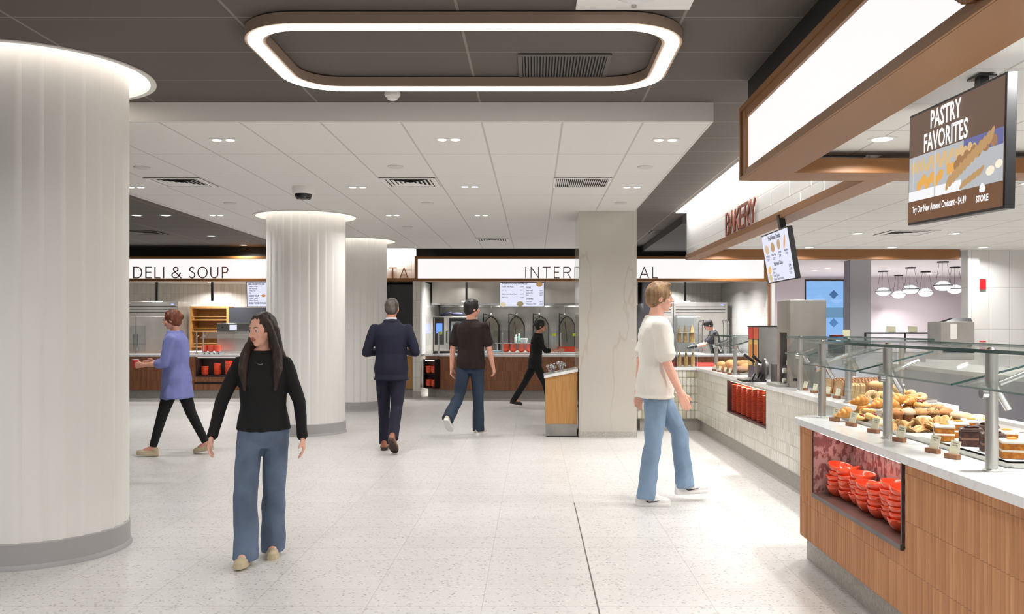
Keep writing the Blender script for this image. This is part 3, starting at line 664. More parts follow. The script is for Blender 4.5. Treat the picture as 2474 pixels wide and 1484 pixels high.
# combi oven
root = empty('combi_oven', (-1.85, 20.6, .9), 0, 'stainless combi oven with blue touch screen at the left of the kitchen', 'oven')
MB().box(-.5, .5, 0, .7, 0, .82, .01).build('body', M_STEEL, root)
MB().box(-.48, -.26, -.012, 0, .16, .8).build('control_panel', M_BLACKP, root)
MB().box(-.44, -.30, -.016, -.012, .42, .66).build('screen', emat('blue_screen', (.12, .3, 1), 1.2), root)
MB().box(-.15, .48, -.03, 0, .04, .78, .006).build('door', M_BLACKP, root)
MB().box(-.09, .42, -.034, -.03, .12, .70).build('door_glass', M('oven_glass', (120, 130, 140), .08), root)
MB().tube([(-.18, -.02, .2), (-.2, -.06, .22), (-.2, -.06, .46), (-.18, -.02, .48)], .012, 6).build('handle', M_BLACKP, root)
MB().box(-.5, .5, -.01, .5, -.12, 0).build('base_band', M_BLACKP, root)
for i in range(2):
    o = MB().ball((0, 0, 0), .14, .06, .035).build('oven_mitt', M('navy_cloth', (26, 28, 60), .9), None, 60, loc=(-2.08+.26*i, 20.75, 1.78)); o.rotation_euler = (0, -.3+.3*i, .2)
    tag(o, 'dark navy oven mitt on top of the combi oven, %s one' % ('left' if i == 0 else 'right'), 'oven mitt', 'oven mitts')
# heat lamps: rods
def heat_lamp(x, y, z0, z1, label):
    root = empty('heat_lamp', (x, y, z0), 0, label, 'lamp', 'black rod heat lamps')
    MB().box(-.022, .022, -.022, .022, .02, z1-z0).build('rod', M_BLACKP, root)
    MB().cyl((0, 0, z1-z0-.02), .06, .02).build('canopy', M_BLACKP, root)
    MB().box(-.1, .1, -.06, .06, 0, .02, .004).build('lamp_head', emat('rod_lamp', (1, .96, .88), 3), root)
for px, y, nm in ((379, 19.2, 'left of the two over the deli'), (513, 19.2, 'right of the two over the deli'), (1127, 19.2, 'over the International counter by the combi oven'), (1655, 19.2, 'behind the man in white tee')):
    heat_lamp((px-VX)/FOC*y, y, 2.02, 2.6, 'black rod heat lamp with lit head, '+nm)
# glass guards on international counter
def guard_post(x, y, h, root, r=.014):
    MB().cyl((x, y, 0), .028, .01).cyl((x, y, 0), r, h).ball((x, y, h), r*1.2).tube([(x, y, h*.75), (x, y+.12, h*.75+.05)], .008, 6).build('post', M_CHROME, root, 50)
root = empty('glass_guard', (0, 18.4, .9), 0, 'low clear glass food guard along the International counter', 'food guard')
xs = [(px-VX)/FOC*18.4 for px in (1060, 1170, 1214, 1355, 1420, 1560)]
for x in xs: guard_post(x, 0, .44, root)
for a, b in ((0, 1), (1, 2), (2, 3), (3, 5)): MB().box(xs[a]+.02, xs[b]-.02, .0, .006, .12, .5).build('glass_pane', M_ACR, root); 
for px, py in ((1063, 805), (1338, 809), (1388, 809)):
    X = (px-VX)/FOC*18.38; Z = EYE-(py-VY)/FOC*18.38
    MB().box(X-.04, X+.04, -.004, -.001, Z-.9-.028, Z-.9+.028).build('sticker', M('yellow_sticker', (214, 226, 40), .6), root)
# bottles and tub
for i, (px, h, c_) in enumerate(((1246, .17, (210, 214, 210)), (1254, .19, (150, 200, 180)))):
    root = empty('bottle', ((px-VX)/FOC*19.35, 19.35+.04*i, 1.125), 0, 'small bottle on the shelf over the red bowls, %s' % ('white one' if i == 0 else 'green tinted one'), 'bottle')
    MB().lathe([(.03, 0), (.03, h*.7), (.018, h*.8), (.018, h*.85)], 16, cap=True).build('body', M('bottle_%d' % i, c_, .3), root, 40)
    MB().cyl((0, 0, h*.85), .022, .04, 14).build('cap', M('cap_white', (240, 240, 240), .4), root, 40)
tag(MB().lathe([(.07, 0), (.085, .09), (.09, .09), (.09, .1), (.0005, .1)], 20).build('tub', M('tub_white', (226, 226, 226), .4), None, 40, loc=((1266-VX)/FOC*19.35, 19.37, 1.125)), 'white plastic tub on the shelf over the red bowls', 'tub')
tag(MB().box(-.85, .05, 19.2, 19.45, 1.108, 1.123).box(-.82, -.80, 19.4, 19.42, .92, 1.108).box(0, .02, 19.4, 19.42, .92, 1.108).build('riser_shelf', M_QUARTZ), 'small white riser shelf above the red bowl stacks', 'shelf')
m = MB(); random.seed(3)
for i in range(14): m.ball((random.uniform(-.17, .17), random.uniform(-.06, .06), .012), .06, .04, .014, 8, 6)
tag(m.build('crumpled_cloth', M('teal_cloth', (120, 176, 186), .8), None, 60, loc=((1198-VX)/FOC*19.3, 19.3, .925)), 'crumpled blue-green cloth on the pass shelf', 'cloth')
# ================= DELI KITCHEN =================
def fridge(x0, x1, y, label, badge=True):
    root = empty('upright_fridge', ((x0+x1)/2, y, 0), 0, label, 'refrigerator'); h = (x1-x0)/2
    MB().box(-h, h, 0, .8, .1, 2.08, .004).build('cabinet', M_STEEL, root)
    s = MB()
    for k in range(3): s.box(-h+.05, h-.05, -.006, 0, 1.82+k*.07, 1.835+k*.07)
    s.build('louvers', M_BLACKP, root)
    d1 = MB().box(-h+.02, -.01, -.03, 0, .2, 1.72, .005).build('door', M_STEEL, root); d2 = MB().box(.01, h-.02, -.03, 0, .2, 1.72, .005).build('door', M_STEEL, root)
    MB().box(-.06, -.03, -.06, -.03, .9, 1.3, .004).build('handle', M_CHROME, d1); MB().box(.03, .06, -.06, -.03, .9, 1.3, .004).build('handle', M_CHROME, d2)
    MB().box(h-.16, h-.1, -.008, -.001, 2.0, 2.03).build('display', emat('fridge_led', (.25, .3, 1), 2), root)
    for x in (-h+.08, h-.08): MB().cyl((x, .1, 0), .03, .1).build('foot', M_BLACKP, root)
fridge(-10.5, -8.52, 21.0, 'stainless fridge behind the deli counter, left of the woman in blue shirt')
tag(MB().box(-9.9, -8.3, 18.75, 18.76, .95, 1.5).box(-9.05, -9.01, 18.74, 18.77, .9, 1.55).box(-9.9, -8.3, 18.74, 18.77, 1.1, 1.12).build('counter_glass_screen', M_ACR), 'clear glass screen on the deli counter beside the near column', 'glass screen')
X0, X1 = (458-VX)/FOC*21.5, (552-VX)/FOC*21.5
root = empty('oak_shelf_unit', ((X0+X1)/2, 21.5, 0), 0, 'open oak shelf unit on the deli back wall', 'shelf unit'); h = (X1-X0)/2
MB().box(-h, -h+.05, 0, .4, 0, 1.97).box(h-.05-.3*0, h, 0, .4, 0, 1.97).box(-h, h, 0, .4, 1.93, 1.98).build('frame', M_OAK, root)
MB().box(-h, h, .38, .4, 0, 1.95).build('back_panel', wood_mat('oak_back', (140, 100, 52), (158, 116, 64), 0, 0), root)
for z in (1.0, 1.38, 1.66): MB().box(-h+.05, h-.05, .0, .38, z-.03, z).build('shelf', M_OAK, root); MB().box(-h+.05, h-.05, -.0, .02, z+.06, z+.075).build('rail', M_OAK, root)
struct('wall_dark_board', MB().box(X1+.01, -5.6, 21.5, 21.6, .9, 1.95), M('dark_board', (34, 36, 44), .6))
root = empty('display_oven', ((590-VX)/FOC*19.9, 19.72, .9), 0, 'stainless countertop oven with small screen behind the woman in black sweater', 'oven')
MB().box(-.55, .5, 0, .6, .02, .66, .01).build('body', M_STEEL, root)
MB().box(-.55, .5, -.02, 0, .40, .66, .006).build('hood_panel', M_CHROME, root)
MB().box(-.26, -.1, -.026, -.02, .5, .62).build('screen', M_SCRW, root); MB().cyl((-.42, -.03, .56), .02, .02, ax='y').build('knob', M_BLACKP, root)
MB().tube([(-.5, -.03, .06), (-.5, -.1, .02), (.45, -.1, .02), (.45, -.03, .06)], .015, 6).build('handle', M_CHROME, root)
root = empty('deli_glass_guard', ((475-VX)/FOC*18.5, 18.5, .9), 0, 'glass food guard with chrome posts on the deli counter', 'food guard')
for x in (0, .14, 1.5): guard_post(x, 0, .46, root)
MB().loft([[(x, -.1, .33), (x, -.1, .336), (x, .3, .476), (x, .3, .47)] for x in (.1, 1.7)]).build('glass_pane', M_GLASS, root)
tag(MB().box(-7.9, -5.2, 19.1, 20.4, .885, .92).box(-7.8, -5.3, 19.15, 19.5, 0, .885).build('pass_shelf', M_QUARTZ), 'white back shelf behind the deli glass guard', 'shelf')
m = MB()
for i in range(5): m.lathe([(.05, 0), (.055, .04), (.05, .045)], 14, (-.2+.1*i, .0, .0))
tag(m.build('metal_condiment_cups', M_CHROME, None, 40, loc=((510-VX)/FOC*18.3, 18.35, .9)), 'row of shiny metal condiment cups on the deli counter', 'cups')
tag(MB().box(-7.0, -3.7, 18.085, 18.097, .30, .335).build('black_band', M_BLACKP), 'thin black band along the lower deli counter front', 'rail')  # thin black band on the counter front
# right kitchen behind sign
fridge(3.44, 4.76, 21.6, 'stainless double-door fridge behind the International sign, right one')
fridge(2.79, 3.42, 21.6, 'narrow stainless fridge left of the double-door one')
root = empty('prep_table', (3.55, 19.1, 0), 0, 'wooden prep table with white top in front of the bakery worker', 'table')
MB().box(-.75, .17, 0, .6, .86, .9, .004).build('tabletop', M_QUARTZ, root); MB().box(-.7, .12, .02, .58, 0, .86).build('cabinet', M_OAK, root)
root = empty('sheet_pan_rack', (4.2, 20.3, 0), 0, 'tall metal sheet-pan rack beside the bakery worker', 'rack')
r_ = MB()
for sx in (-.3, .3): r_.tube([(sx, 0, .1), (sx, 0, 1.55), (sx*.9, 0, 1.62), (sx*.9, .5, 1.62), (sx, .5, 1.55), (sx, .5, .1)], .018, 6)
r_.build('frame', M_CHROME, root, 50)
for k in range(8): MB().box(-.29, .29, 0, .5, .25+k*.17, .262+k*.17).build('pan', M_STEEL, root)
for a, b_ in ((-.3, 0), (.3, 0), (-.3, .5), (.3, .5)): MB().ball((a, b_, .06), .05, .03, .06).build('wheel', M_BLACKP, root)

LMP = [(-8.2, 22.2, 2.6), (-5.9, 22.2, 2.6), (3.3, 22.3, 2.6), (-9.5, 19.6, 2.6), (-7.4, 19.6, 2.6), (-5.4, 19.6, 2.6), (-9.5, 21.3, 2.6), (-7.4, 21.0, 2.6), (-5.0, 21.0, 2.6), (3.0, 19.4, 2.6), (3.9, 19.4, 2.6), (3.0, 20.9, 2.6), (3.9, 20.9, 2.6), (-1.6, 19.2, 2.6), (0, 19.2, 2.6), (1.6, 19.2, 2.6)]  # the row nearest the tiled wall is added to brighten the tiles
for i, (X, Y, Z) in enumerate(LMP):
    downlight(X, Y, Z, 24, 'round downlight inside the %s ceiling, %s %s' % (('deli kitchen' if X < -4 else 'International kitchen'), 'front row' if Y < 20 else 'added row by the tiled wall' if Y > 22 else 'back row', 'left' if X < -8 or X == -1.6 else 'middle' if X in (-7.4, 0) else 'right' if X in (-5.4, -5., 1.6) else 'far right' if X > 3.5 else 'centre right'), 'downlights in the kitchen ceilings')
for X, Y in ((6.2, 22), (9.5, 23.5), (12, 22), (7, 25), (11.5, 25.5)):  # lamps added to brighten the dim far room
    downlight(X, Y, ZW, 11, 'added downlight in the far lilac room ceiling, %s' % {6.2: 'front left', 9.5: 'centre', 12: 'front right', 7: 'back left', 11.5: 'back right'}[X], 'added far room downlights')
# ================= NEAR WOOD COUNTER =================
M_RW = wood_mat('near_reeded_wood', (192, 134, 90), (212, 158, 112), 1, .03, True, .45, .215, (172, 112, 72), .17)
M_RUST = nmat('speckled_rose_metal', (122, 80, 78), (176, 142, 138), 34, (1, 1, .6), .3, det=12, lo=.44, hi=.53, metal=.2)
NX, NE, NR = 1.67, 5.68, .17     # front face x, far end y, corner radius
def ribs(mb, path, z0, z1, pitch=.03, out=.010):
    """reeded skin: path = list of (point, normal) sampled densely"""
    ring = []
    for i, (p, n) in enumerate(path):
        k = i % 4; o = (0, out*.75, out, out*.75)[k]; ring.append((p[0]+n[0]*o, p[1]+n[1]*o))
    mb.loft([[(q[0], q[1], z) for q in ring] for z in (z0, z1)], cap=False, closed=False)
def front_path(ya, yb, step=.0075):
    n = max(2, int(round(abs(yb-ya)/step/4))*4+1); return [((NX+.012, ya+(yb-ya)*i/(n-1)), (-1, 0)) for i in range(n)]
corner = []
for i in range(33):
    a = PI-(PI/2)*i/32; corner.append(((NX+.012+NR+NR*math.cos(a), NE-NR-.02+NR*math.sin(a)), (math.cos(a), math.sin(a))))
far_p = [((NX+.012+NR+i*.0075, NE-.02), (0, 1)) for i in range(1, 141)]
wc = empty('bakery_wood_counter', (NX, 5.0, 0), 0, 'near bakery counter with reeded light wood front, white top and bowl niche', 'counter')
wc.location = (0, 0, 0)
m = MB(); ribs(m, front_path(-1.5, 3.965), .17, .862); ribs(m, front_path(3.965, 5.245), .17, .468); ribs(m, front_path(5.245, NE-NR-.02)+corner[1:]+far_p, .17, .862)
m.build('reeded_front', M_RW, wc, 60)
m = MB(); m.box(NX+.24, 2.9, -1.5, NE-.03, .17, .86).box(NX+.013, NX+.24, -1.5, 3.96, .17, .86).box(NX+.013, NX+.24, 3.96, 5.25, .17, .46).box(NX+.02, NX+.24, 5.25, NE-.2, .17, .86).box(NX+.15, NX+.24, NE-.2, NE-.03, .17, .86)
m.build('carcass', M('carcass_wood', (150, 100, 64), .6), wc)
MB().box(NX+.07, 2.85, -1.5, NE-.09, 0, .17).build('plinth', M_TERR, wc)
tp = [(NX-.02, -1.5), (2.95, -1.5), (2.95, NE+.02)]
for i in range(13): a = PI/2+(PI/2)*i/12; tp.append((NX-.02+NR+NR*math.cos(a), NE+.02-NR+NR*math.sin(a)))
t = MB(); t.prism(tp, .862, .9); t.build('countertop', M_QUARTZ, wc)
nl = MB(); nl.box(NX-.004, NX+.24, 5.225, 5.237, .48, .858).box(NX+.228, NX+.24, 3.98, 5.23, .48, .858).box(NX-.004, NX+.24, 3.972, 3.984, .48, .858)
nl.build('niche_lining', M_RUST, wc)
MB().box(NX-.012, NX+.24, 3.972, 5.24, .462, .488).build('niche_shelf', nmat('bronze_shelf', (70, 56, 52), (92, 74, 68), 5, rough=.32), wc)
MB().box(NX-.008, NX+.001, 3.964, 3.974, .462, .86).box(NX-.008, NX+.001, 5.236, 5.244, .462, .86).build('niche_edge', M('dark_bronze_edge', (60, 48, 44), .4), wc)
MB().box(NX+.02, NX+.035, 4.02, 5.2, .846, .856).build('niche_light', emat('niche_led2', (1, .82, .76), 5), wc)
area_light(NX+.06, 4.6, .85, .03, 1.2, (1, .88, .83), 1.15)
# ================= TILE COUNTER =================
M_PT = tile_mat('cream_mosaic_front', 1, .062, .116, .02, .172, (224, 221, 212), (204, 197, 180), (206, 202, 192), .006, .022, .13, .6)
M_PT2 = tile_mat('cream_mosaic_return', 0, .058, .116, .02, .172, (226, 224, 214), (176, 168, 140), (170, 164, 148), .008, .022, .12, .7)
TX = 2.32; y0, y1, na, nb = 6.42, 12.44, 8.77, 10.53
tc = empty('bakery_tile_counter', (0, 0, 0), 0, 'long bakery counter clad in cream mosaic tiles with white top and plate niche', 'counter')
m = MB(); m.box(TX, TX+.3, y0, na, .17, .86).box(TX, TX+.3, nb, y1, .17, .86).box(TX, TX+.3, na, nb, .17, .46).box(TX, TX+.3, na, nb, .835, .86).box(TX+.3, 3.08, y0, y1+.6, .17, .86)
m.build('tiled_front', M_PT, tc)
MB().box(1.45, TX, y1, y1+.6, .17, .86).build('tiled_return', M_PT2, tc)
MB().box(TX+.06, 3.02, y0+.05, y1+.55, 0, .17).box(1.51, TX+.06, y1+.06, y1+.55, 0, .17).build('plinth', M_TERR, tc)
MB().box(TX-.025, 3.1, y0-.02, y1-.025, .862, .9).box(1.42, 3.1, y1-.025, y1+.62, .862, .9).build('countertop', M_QUARTZ, tc)
MB().box(TX-.003, TX+.3, nb-.012, nb, .46, .835).box(TX-.003, TX+.3, na, na+.012, .46, .835).box(TX-.004, TX+.3, na, nb, .455, .472).box(TX+.288, TX+.3, na, nb, .46, .835).build('niche_lining', M('niche_brown', (78, 52, 50), .4), tc)
MB().box(TX+.03, TX+.045, na+.05, nb-.05, .824, .833).build('niche_light', emat('niche_led2', (1, .82, .76), 5), tc)
area_light(TX+.07, (na+nb)/2, .82, .03, 2.4, (1, .88, .83), 1.6)
PLATE = MB().lathe([(.0005, .003), (.06, .003), (.065, 0), (.07, .003), (.098, .012), (.108, .015), (.108, .018), (.096, .016), (.066, .007), (.0005, .006)], 32).mesh('plate', M_REDP, 50)
for i in range(7):
    n = (28, 28, 28, 28, 29, 30, 26)[i]
    bowl_stack(PLATE, TX+.13, nb-.15-i*.235, .473, n, .0112 if i != 5 else .0112, 'the %s stack in the tiled counter niche' % ['farthest', 'second farthest', 'third farthest', 'middle', 'third nearest', 'second nearest', 'nearest'][i], 'red plates in the tiled counter niche', .0015, 'plate', 'plate', 'red plate')
# near niche bowls
NB = MB(); NB.lathe([(.0005, .004), (.028, .004), (.030, 0), (.034, .004), (.052, .020), (.064, .042), (.068, .060), (.0665, .0615), (.063, .057), (.058, .040), (.046, .020), (.030, .010), (.0005, .009)], 40, wob=lambda a, z: 1+.05*math.cos(2*a)*(z/.06)**2)
NB = NB.mesh('bowl', M_RED, 60)
cnt = [5, 5, 5, 4, 5, 6, 6, 6]
for i in range(8):
    bowl_stack(NB, NX+.115+.012*(i % 3), 5.13-i*.146, .4885, cnt[i], .0285, 'the %s stack in the near wood niche' % ['farthest', 'second', 'third', 'fourth', 'fifth', 'sixth', 'seventh', 'nearest'][i], 'orange-red bowls in the near niche', .006, 'bowl', 'bowl', 'orange bowl', [.22, -.3, .1, .2, -.14, .12, .2, .05][i])
# ================= SNEEZE GUARDS =================
def sneeze(X, posts, ya, yb, label, rear=None, gaps=None, s=1.0, ht=.47):
    root = empty('sneeze_guard', (X, posts[0], .9), 0, label, 'sneeze guard'); Y0 = posts[0]
    for y in posts:
        p = MB(); p.lathe([(.034, 0), (.034, .006), (.024, .012), (.0235, ht)], 24, (0, y-Y0, 0), cap=True); p.build('post', M_STEEL, root, 50)
        b = MB(); b.tube([(0, y-Y0, .37), (.07, y-Y0, .25)], .018, 12).tube([(-.05, y-Y0+.0, .335), (-.02, y-Y0, .33), (.02, y-Y0, .345), (.16, y-Y0, .40)], .011, 8).lathe([(.02, -.012), (.02, .012)], 16, (-.03, y-Y0, .31), cap=True, ax='x'); b.build('bracket', M_CHROME, root, 50)
    if rear:
        for y in rear: MB().lathe([(.03, 0), (.03, .006), (.02, .012), (.02, ht)], 20, (.42, y-Y0, 0), cap=True).ball((.42, y-Y0, .12), .03).build('post', M_STEEL, root, 50)
    a, b_ = ya-Y0, yb-Y0     # far, near
    t = MB(); t.box(-.08, .56, b_, a, ht+.006, ht+.016, .003); t.build('top_glass', M_GLASS, root)
    e = MB(); e.box(-.083, -.079, b_, a, ht+.004, ht+.018).box(-.08, .56, a, a+.003, ht+.004, ht+.018).box(.559, .562, b_, a, ht+.004, ht+.018); e.build('top_glass_edge', M_GEDGE, root)
    for y in posts: MB().lathe([(.02, ht+.016), (.012, ht+.024)], 16, (0, y-Y0, 0), cap=True).build('glass_clip', M_CHROME, root)
    ys = gaps or [(ya, yb)]
    for (p, q) in ys:
        p -= Y0; q -= Y0
        A = Vector((-.105, 0, .335)); B = Vector((.31, 0, .44)); d = (B-A).normalized(); n = Vector((-d.z, 0, d.x))*.008
        g = MB(); g.loft([[A+Vector((0, yy, 0)), B+Vector((0, yy, 0)), B+n+Vector((0, yy, 0)), A+n+Vector((0, yy, 0))] for yy in (q, p)]); o = g.build('slanted_glass', M_GLASS, root)
        g = MB(); g.loft([[A-d*.004+Vector((0, yy, 0)), A+Vector((0, yy, 0)), A+n+Vector((0, yy, 0)), A-d*.004+n+Vector((0, yy, 0))] for yy in (q, p)])
        g.loft([[A+Vector((0, yy, 0)), B+Vector((0, yy, 0)), B+n+Vector((0, yy, 0)), A+n+Vector((0, yy, 0))] for yy in (q, q-.004)]); g.build('glass_edge', M_GEDGE, o)
    g = MB(); yy = a-.005; g.loft([[(.02, yy+k, .0), (-.10, yy+k, .34), (.0, yy+k, ht), (.5, yy+k, ht), (.5, yy+k, .0)] for k in (0, .008)]); g.build('end_glass', M_ACR, root)
    return root
sneeze(1.82, [5.54, 4.515, 3.49], 5.62, 2.4, 'near steel and glass sneeze guard over the pastries on the wood counter', None, [(5.58, 4.68), (4.62, 3.60), (3.55, 2.5)])
sneeze(2.385, [7.86, 6.66], 8.0, 6.45, 'steel and glass sneeze guard over sliced bread and bagels on the tile counter', [7.7, 6.7], [(7.95, 7.3), (7.25, 6.5)])
sneeze(2.43, [11.7, 10.6], 11.85, 10.45, 'small steel and glass sneeze guard over large loaves on the tile counter', None, [(11.8, 10.5)], ht=.45)
# ================= CUTLERY STAND =================
cs = empty('cutlery_stand', (0, 0, 0), 0, 'oak cutlery stand with sloping white top against the marble column', 'cutlery stand')
MB().prism_y([(.155, .17), (.582, .17), (.582, .875), (.155, .79)], 11.78, 12.3).build('cabinet', M_OAK, cs)
MB().box(.16, .58, 11.775, 12.3, .012, .17).build('steel_base', M_STEELD, cs); MB().box(.17, .585, 11.79, 12.3, 0, .012).build('base_shadow_gap', M_BLACKP, cs)
MB().prism_y([(.135, .785), (.59, .876), (.59, .914), (.135, .823)], 11.75, 12.32).build('sloped_top', M_QUARTZ, cs)
for i in range(3):
    xx = .19+.13*i; zz = .823+(xx-.135)*.2
    MB().prism_y([(xx, zz+.001), (xx+.1, zz+.021), (xx+.1, zz+.027), (xx, zz+.007)], 11.85, 12.2).build('pan_rim', M_STEEL, cs)
random.seed(5)
for j, xc in enumerate((.24, .38)):
    for k in range(14):
        zz = .835+(xc-.135)*.2; a = random.uniform(-.5, .5); b_ = random.uniform(-.6, .2); L = random.uniform(.07, .11)
        p = Vector((xc+random.uniform(-.03, .03), 11.95+random.uniform(-.06, .08), zz)); q = p+Vector((math.sin(a), math.sin(b_)*.6, 1)).normalized()*L
        m = MB(); m.tube([p, q], .0035, 5).ball(q, .011, .004, .018, 8, 6)
        tag(m.build('metal_spoon', M_CHROME, None, 60), 'upright metal spoon in the %s bundle on the sloping stand' % ('left', 'right')[j], 'cutlery', 'spoons on the %s of the cutlery stand' % ('left', 'right')[j])
# ================= COUNTER EQUIPMENT =================
sl = empty('bread_slicer', (2.43, 8.33, .9), 0, 'tall stainless bread slicer on the tile counter', 'bread slicer')
MB().box(0, .345, .0, .10, 0, .83, .004).box(0, .345, .36, .44, 0, .83, .004).box(0, .345, .1, .36, .52, .83, .004).box(.2, .345, .1, .36, 0, .52).build('body', nmat('slicer_steel', (158, 152, 144), (196, 190, 182), 1.6, (1, 1, .35), .3, metal=.85), sl)
MB().box(.03, .2, .11, .35, .02, .2).build('bread_cradle', M_BLACKP, sl)
b = MB()
for k in range(7): b.tube([(.03+.0*k, .12+.018*k, .2), (.12, .22+.018*k, .5)], .004, 5)
b.build('blades', M_CHROME, sl)
for k in (0, 1): MB().cyl((-.01, .2, .05+.1*k), .025, .03, ax='x').build('knob', M('cream_knob', (232, 226, 214), .4), sl)
MB().box(-.12, .12, .05, .4, 0, .03, .004).build('shelf_plate', M_STEEL, sl); MB().box(.03, .09, -.003, 0, .06, .085).build('name_plate', M_BLACKP, sl)
MB().ball((.17, -.002, .33), .035, .004, .025).build('round_badge', M('badge_grey', (90, 96, 96), .3), sl)
wd_ = empty('batter_dispenser', (2.46, 9.6, .9), 0, 'stainless waffle batter dispenser box with colourful posters and black lid', 'dispenser')
MB().box(0, .32, 0, .47, .0, .575).build('cabinet', M_STEELD, wd_); MB().box(-.01, .36, -.01, .48, .575, .59).build('lid', M_BLACKP, wd_)
for k, c_ in enumerate(((214, 92, 60), (210, 60, 52))): MB().box(-.004, 0, .02+.23*k, .22+.23*k, .44, .57).build('poster_header', M('poster_header_%d' % k, c_, .5), wd_)
for k in (0, 1):
    MB().box(-.006, -.001, .03+.23*k, .2+.23*k, .14, .43).build('poster', M('poster_yellow', (222, 178, 92), .5), wd_)
    MB().box(-.008, -.006, .07+.23*k, .16+.23*k, .2, .38).build('poster_picture', M('poster_orange', (216, 110, 50), .5), wd_); MB().box(-.004, .0, .0+.23*k, .03+.23*k, .0, .44).build('poster_border', M_BLACKP, wd_)
MB().box(-.005, -.001, .02, .44, 0, .14).build('dark_panel', M('plum_panel', (60, 40, 60), .4), wd_)
wm = empty('waffle_iron', (2.38, 9.28, .9), 0, 'black and grey rotary waffle iron with four long handles', 'waffle iron')
MB().lathe([(.06, -.02), (.11, -.015), (.115, 0), (.11, .015), (.06, .02)], 28, (.06, .0, .13), cap=True, ax='x').build('grid_plate', M('iron_grey', (110, 104, 104), .35, .6), wm, 40)
MB().lathe([(.05, -.03), (.095, -.02), (.095, .02), (.05, .03)], 28, (.02, .10, .12), cap=True, ax='x').build('grid_plate', M('iron_grey', (110, 104, 104), .35, .6), wm, 40)
for a, b_ in (((-.05, 0, .2), (-.16, -.02, .28)), ((.02, 0, .19), (-.07, -.03, .27)), ((-.05, -.02, .08), (-.12, -.12, .01)), ((.03, -.02, .07), (-.04, -.14, .012))):
    MB().tube([a, b_], [.012, .018], 10).build('handle', M_BLACKP, wm, 50)
MB().box(-.2, .05, -.12, .14, 0, .02, .004).build('drip_tray', M_BLACKP, wm); MB().cyl((.05, .03, 0), .03, .1).build('stand', M('iron_grey', (110, 104, 104), .35, .6), wm)
gr_ = empty('toaster_box', (2.5, 8.93, .9), 0, 'black boxy toaster with grey end between waffle iron and slicer', 'toaster')
MB().box(0, .22, 0, .22, 0, .19, .01).build('body', M_BLACKP, gr_); MB().box(-.035, -.002, .0, .22, 0, .2, .012).build('end_panel', M('iron_grey', (110, 104, 104), .35, .6), gr_)
MB().tube([(.14, .05, .19), (.14, .05, .25), (.06, .05, .28)], .01, 6).build('lever', M_BLACKP, gr_)
tag(MB().box(2.36, 2.62, 8.80, 8.9, .9, .912, .003).build('red_tray', M('red_tray', (196, 44, 36), .4)), 'small red tray beside the stainless slicer', 'tray')
# cone display
cc_ = empty('cone_case', (2.04, 12.5, .9), 0, 'clear acrylic display case of stacked ice cream cones', 'display case')
e = MB()
for x in (0, .285):
    for y in (0, .25): e.box(x, x+.006, y, y+.006, 0, .74)
for z in (.0, .21, .345, .49, .735): e.box(0, .291, 0, .256, z, z+.005)
e.build('shelves_and_edges', M('acrylic_edge', (206, 214, 216), .15), cc_)
MB().box(.001, .290, .0, .003, 0, .735).box(.001, .29, .252, .255, 0, .735).box(0, .003, 0, .255, 0, .735).build('panels', M_ACR, cc_)
CONE = MB().lathe([(.028, 0), (.028, .012), (.022, .02), (.0025, .13), (.0005, .132)], 18, cap=True).mesh('waffle_cone', nmat('cone_wafer', (206, 156, 92), (232, 190, 128), 60, rough=.7), 40)
for tier, z, dx, n in ((0, .906, (.05, .145, .24), 12), (1, 1.396, (.05, .145, .215, .25), 12)):
    pass
for tier, z, dxs in ((0, .906, (.05, .145, .24)), (1, 1.251, (.045, .13, .215, .25))):
    for i, dx in enumerate(dxs):
        bowl_stack(CONE, 2.04+dx, 12.6+(.07 if i == 3 else 0), z, 10, .0135, 'the %s cone stack on the %s shelf' % (['left', 'middle', 'right', 'rear right'][i], ['lower', 'upper'][tier]), 'wafer cones in the acrylic case', .0005, 'wafer_cone', 'ice cream cone', 'wafer cone')
tag(MB().box(1.88, 2.0, 12.6, 12.8, .9, 1.3).build('clear_bin', M_ACR), 'clear acrylic bin left of the cone case', 'bin')
for i, (x, y) in enumerate(((1.75, 12.75), (2.0, 12.88), (2.48, 12.75))):
    tag(MB().box(x-.13, x+.13, y-.09, y+.09, .9, .905).box(x-.13, x+.13, y-.09, y-.083, .9, .955).box(x-.13, x+.13, y+.083, y+.09, .9, .955).box(x-.13, x-.123, y-.09, y+.09, .9, .955).box(x+.123, x+.13, y-.09, y+.09, .9, .955).build('red_basket', M('red_basket', (226, 90, 80), .5)), 'low red basket on the tiled counter return, %s' % ['left', 'behind the cone case', 'right of the cone case'][i], 'basket', 'red baskets')
tag(MB().box(2.5, 2.85, 12.0, 12.3, .9, .912, .004).build('white_tray', M_TRIM), 'flat white tray at the corner of the tiled counter', 'tray')
# far-side furniture seen through the bakery
bb = empty('back_bar', (4.05, 6.0, 0), 0, 'stainless back bar cabinet with bluish reflections behind the bakery counters', 'cabinet')
MB().box(0, .75, 0, 4.3, .1, 1.02).build('cabinet', nmat('steel_blue_reflection', (112, 112, 132), (160, 160, 166), .7, (1, .6, .2), .22, metal=.9), bb); MB().box(-.02, .77, -.02, 4.32, 1.02, 1.06).build('worktop', M_STEEL, bb); MB().box(.05, .7, .05, 4.2, 0, .1).build('base', M_BLACKP, bb)  # bluish reflections are painted into the steel colour
dc = empty('glass_display_case', (4.4, 14.2, 0), 0, 'wide glass display case with black rail beyond the bakery', 'display case')
MB().box(0, 2.4, 0, .8, 0, 1.05).build('base_cabinet', M('case_white', (206, 204, 208), .5), dc)
MB().box(.95, 2.4, 0, .02, 1.36, 1.385).box(.95, .98, 0, .02, 1.05, 1.38).box(2.37, 2.4, 0, .02, 1.05, 1.38).box(1.6, 1.62, 0, .02, 1.05, 1.38).build('black_rail', M_BLACKP, dc)
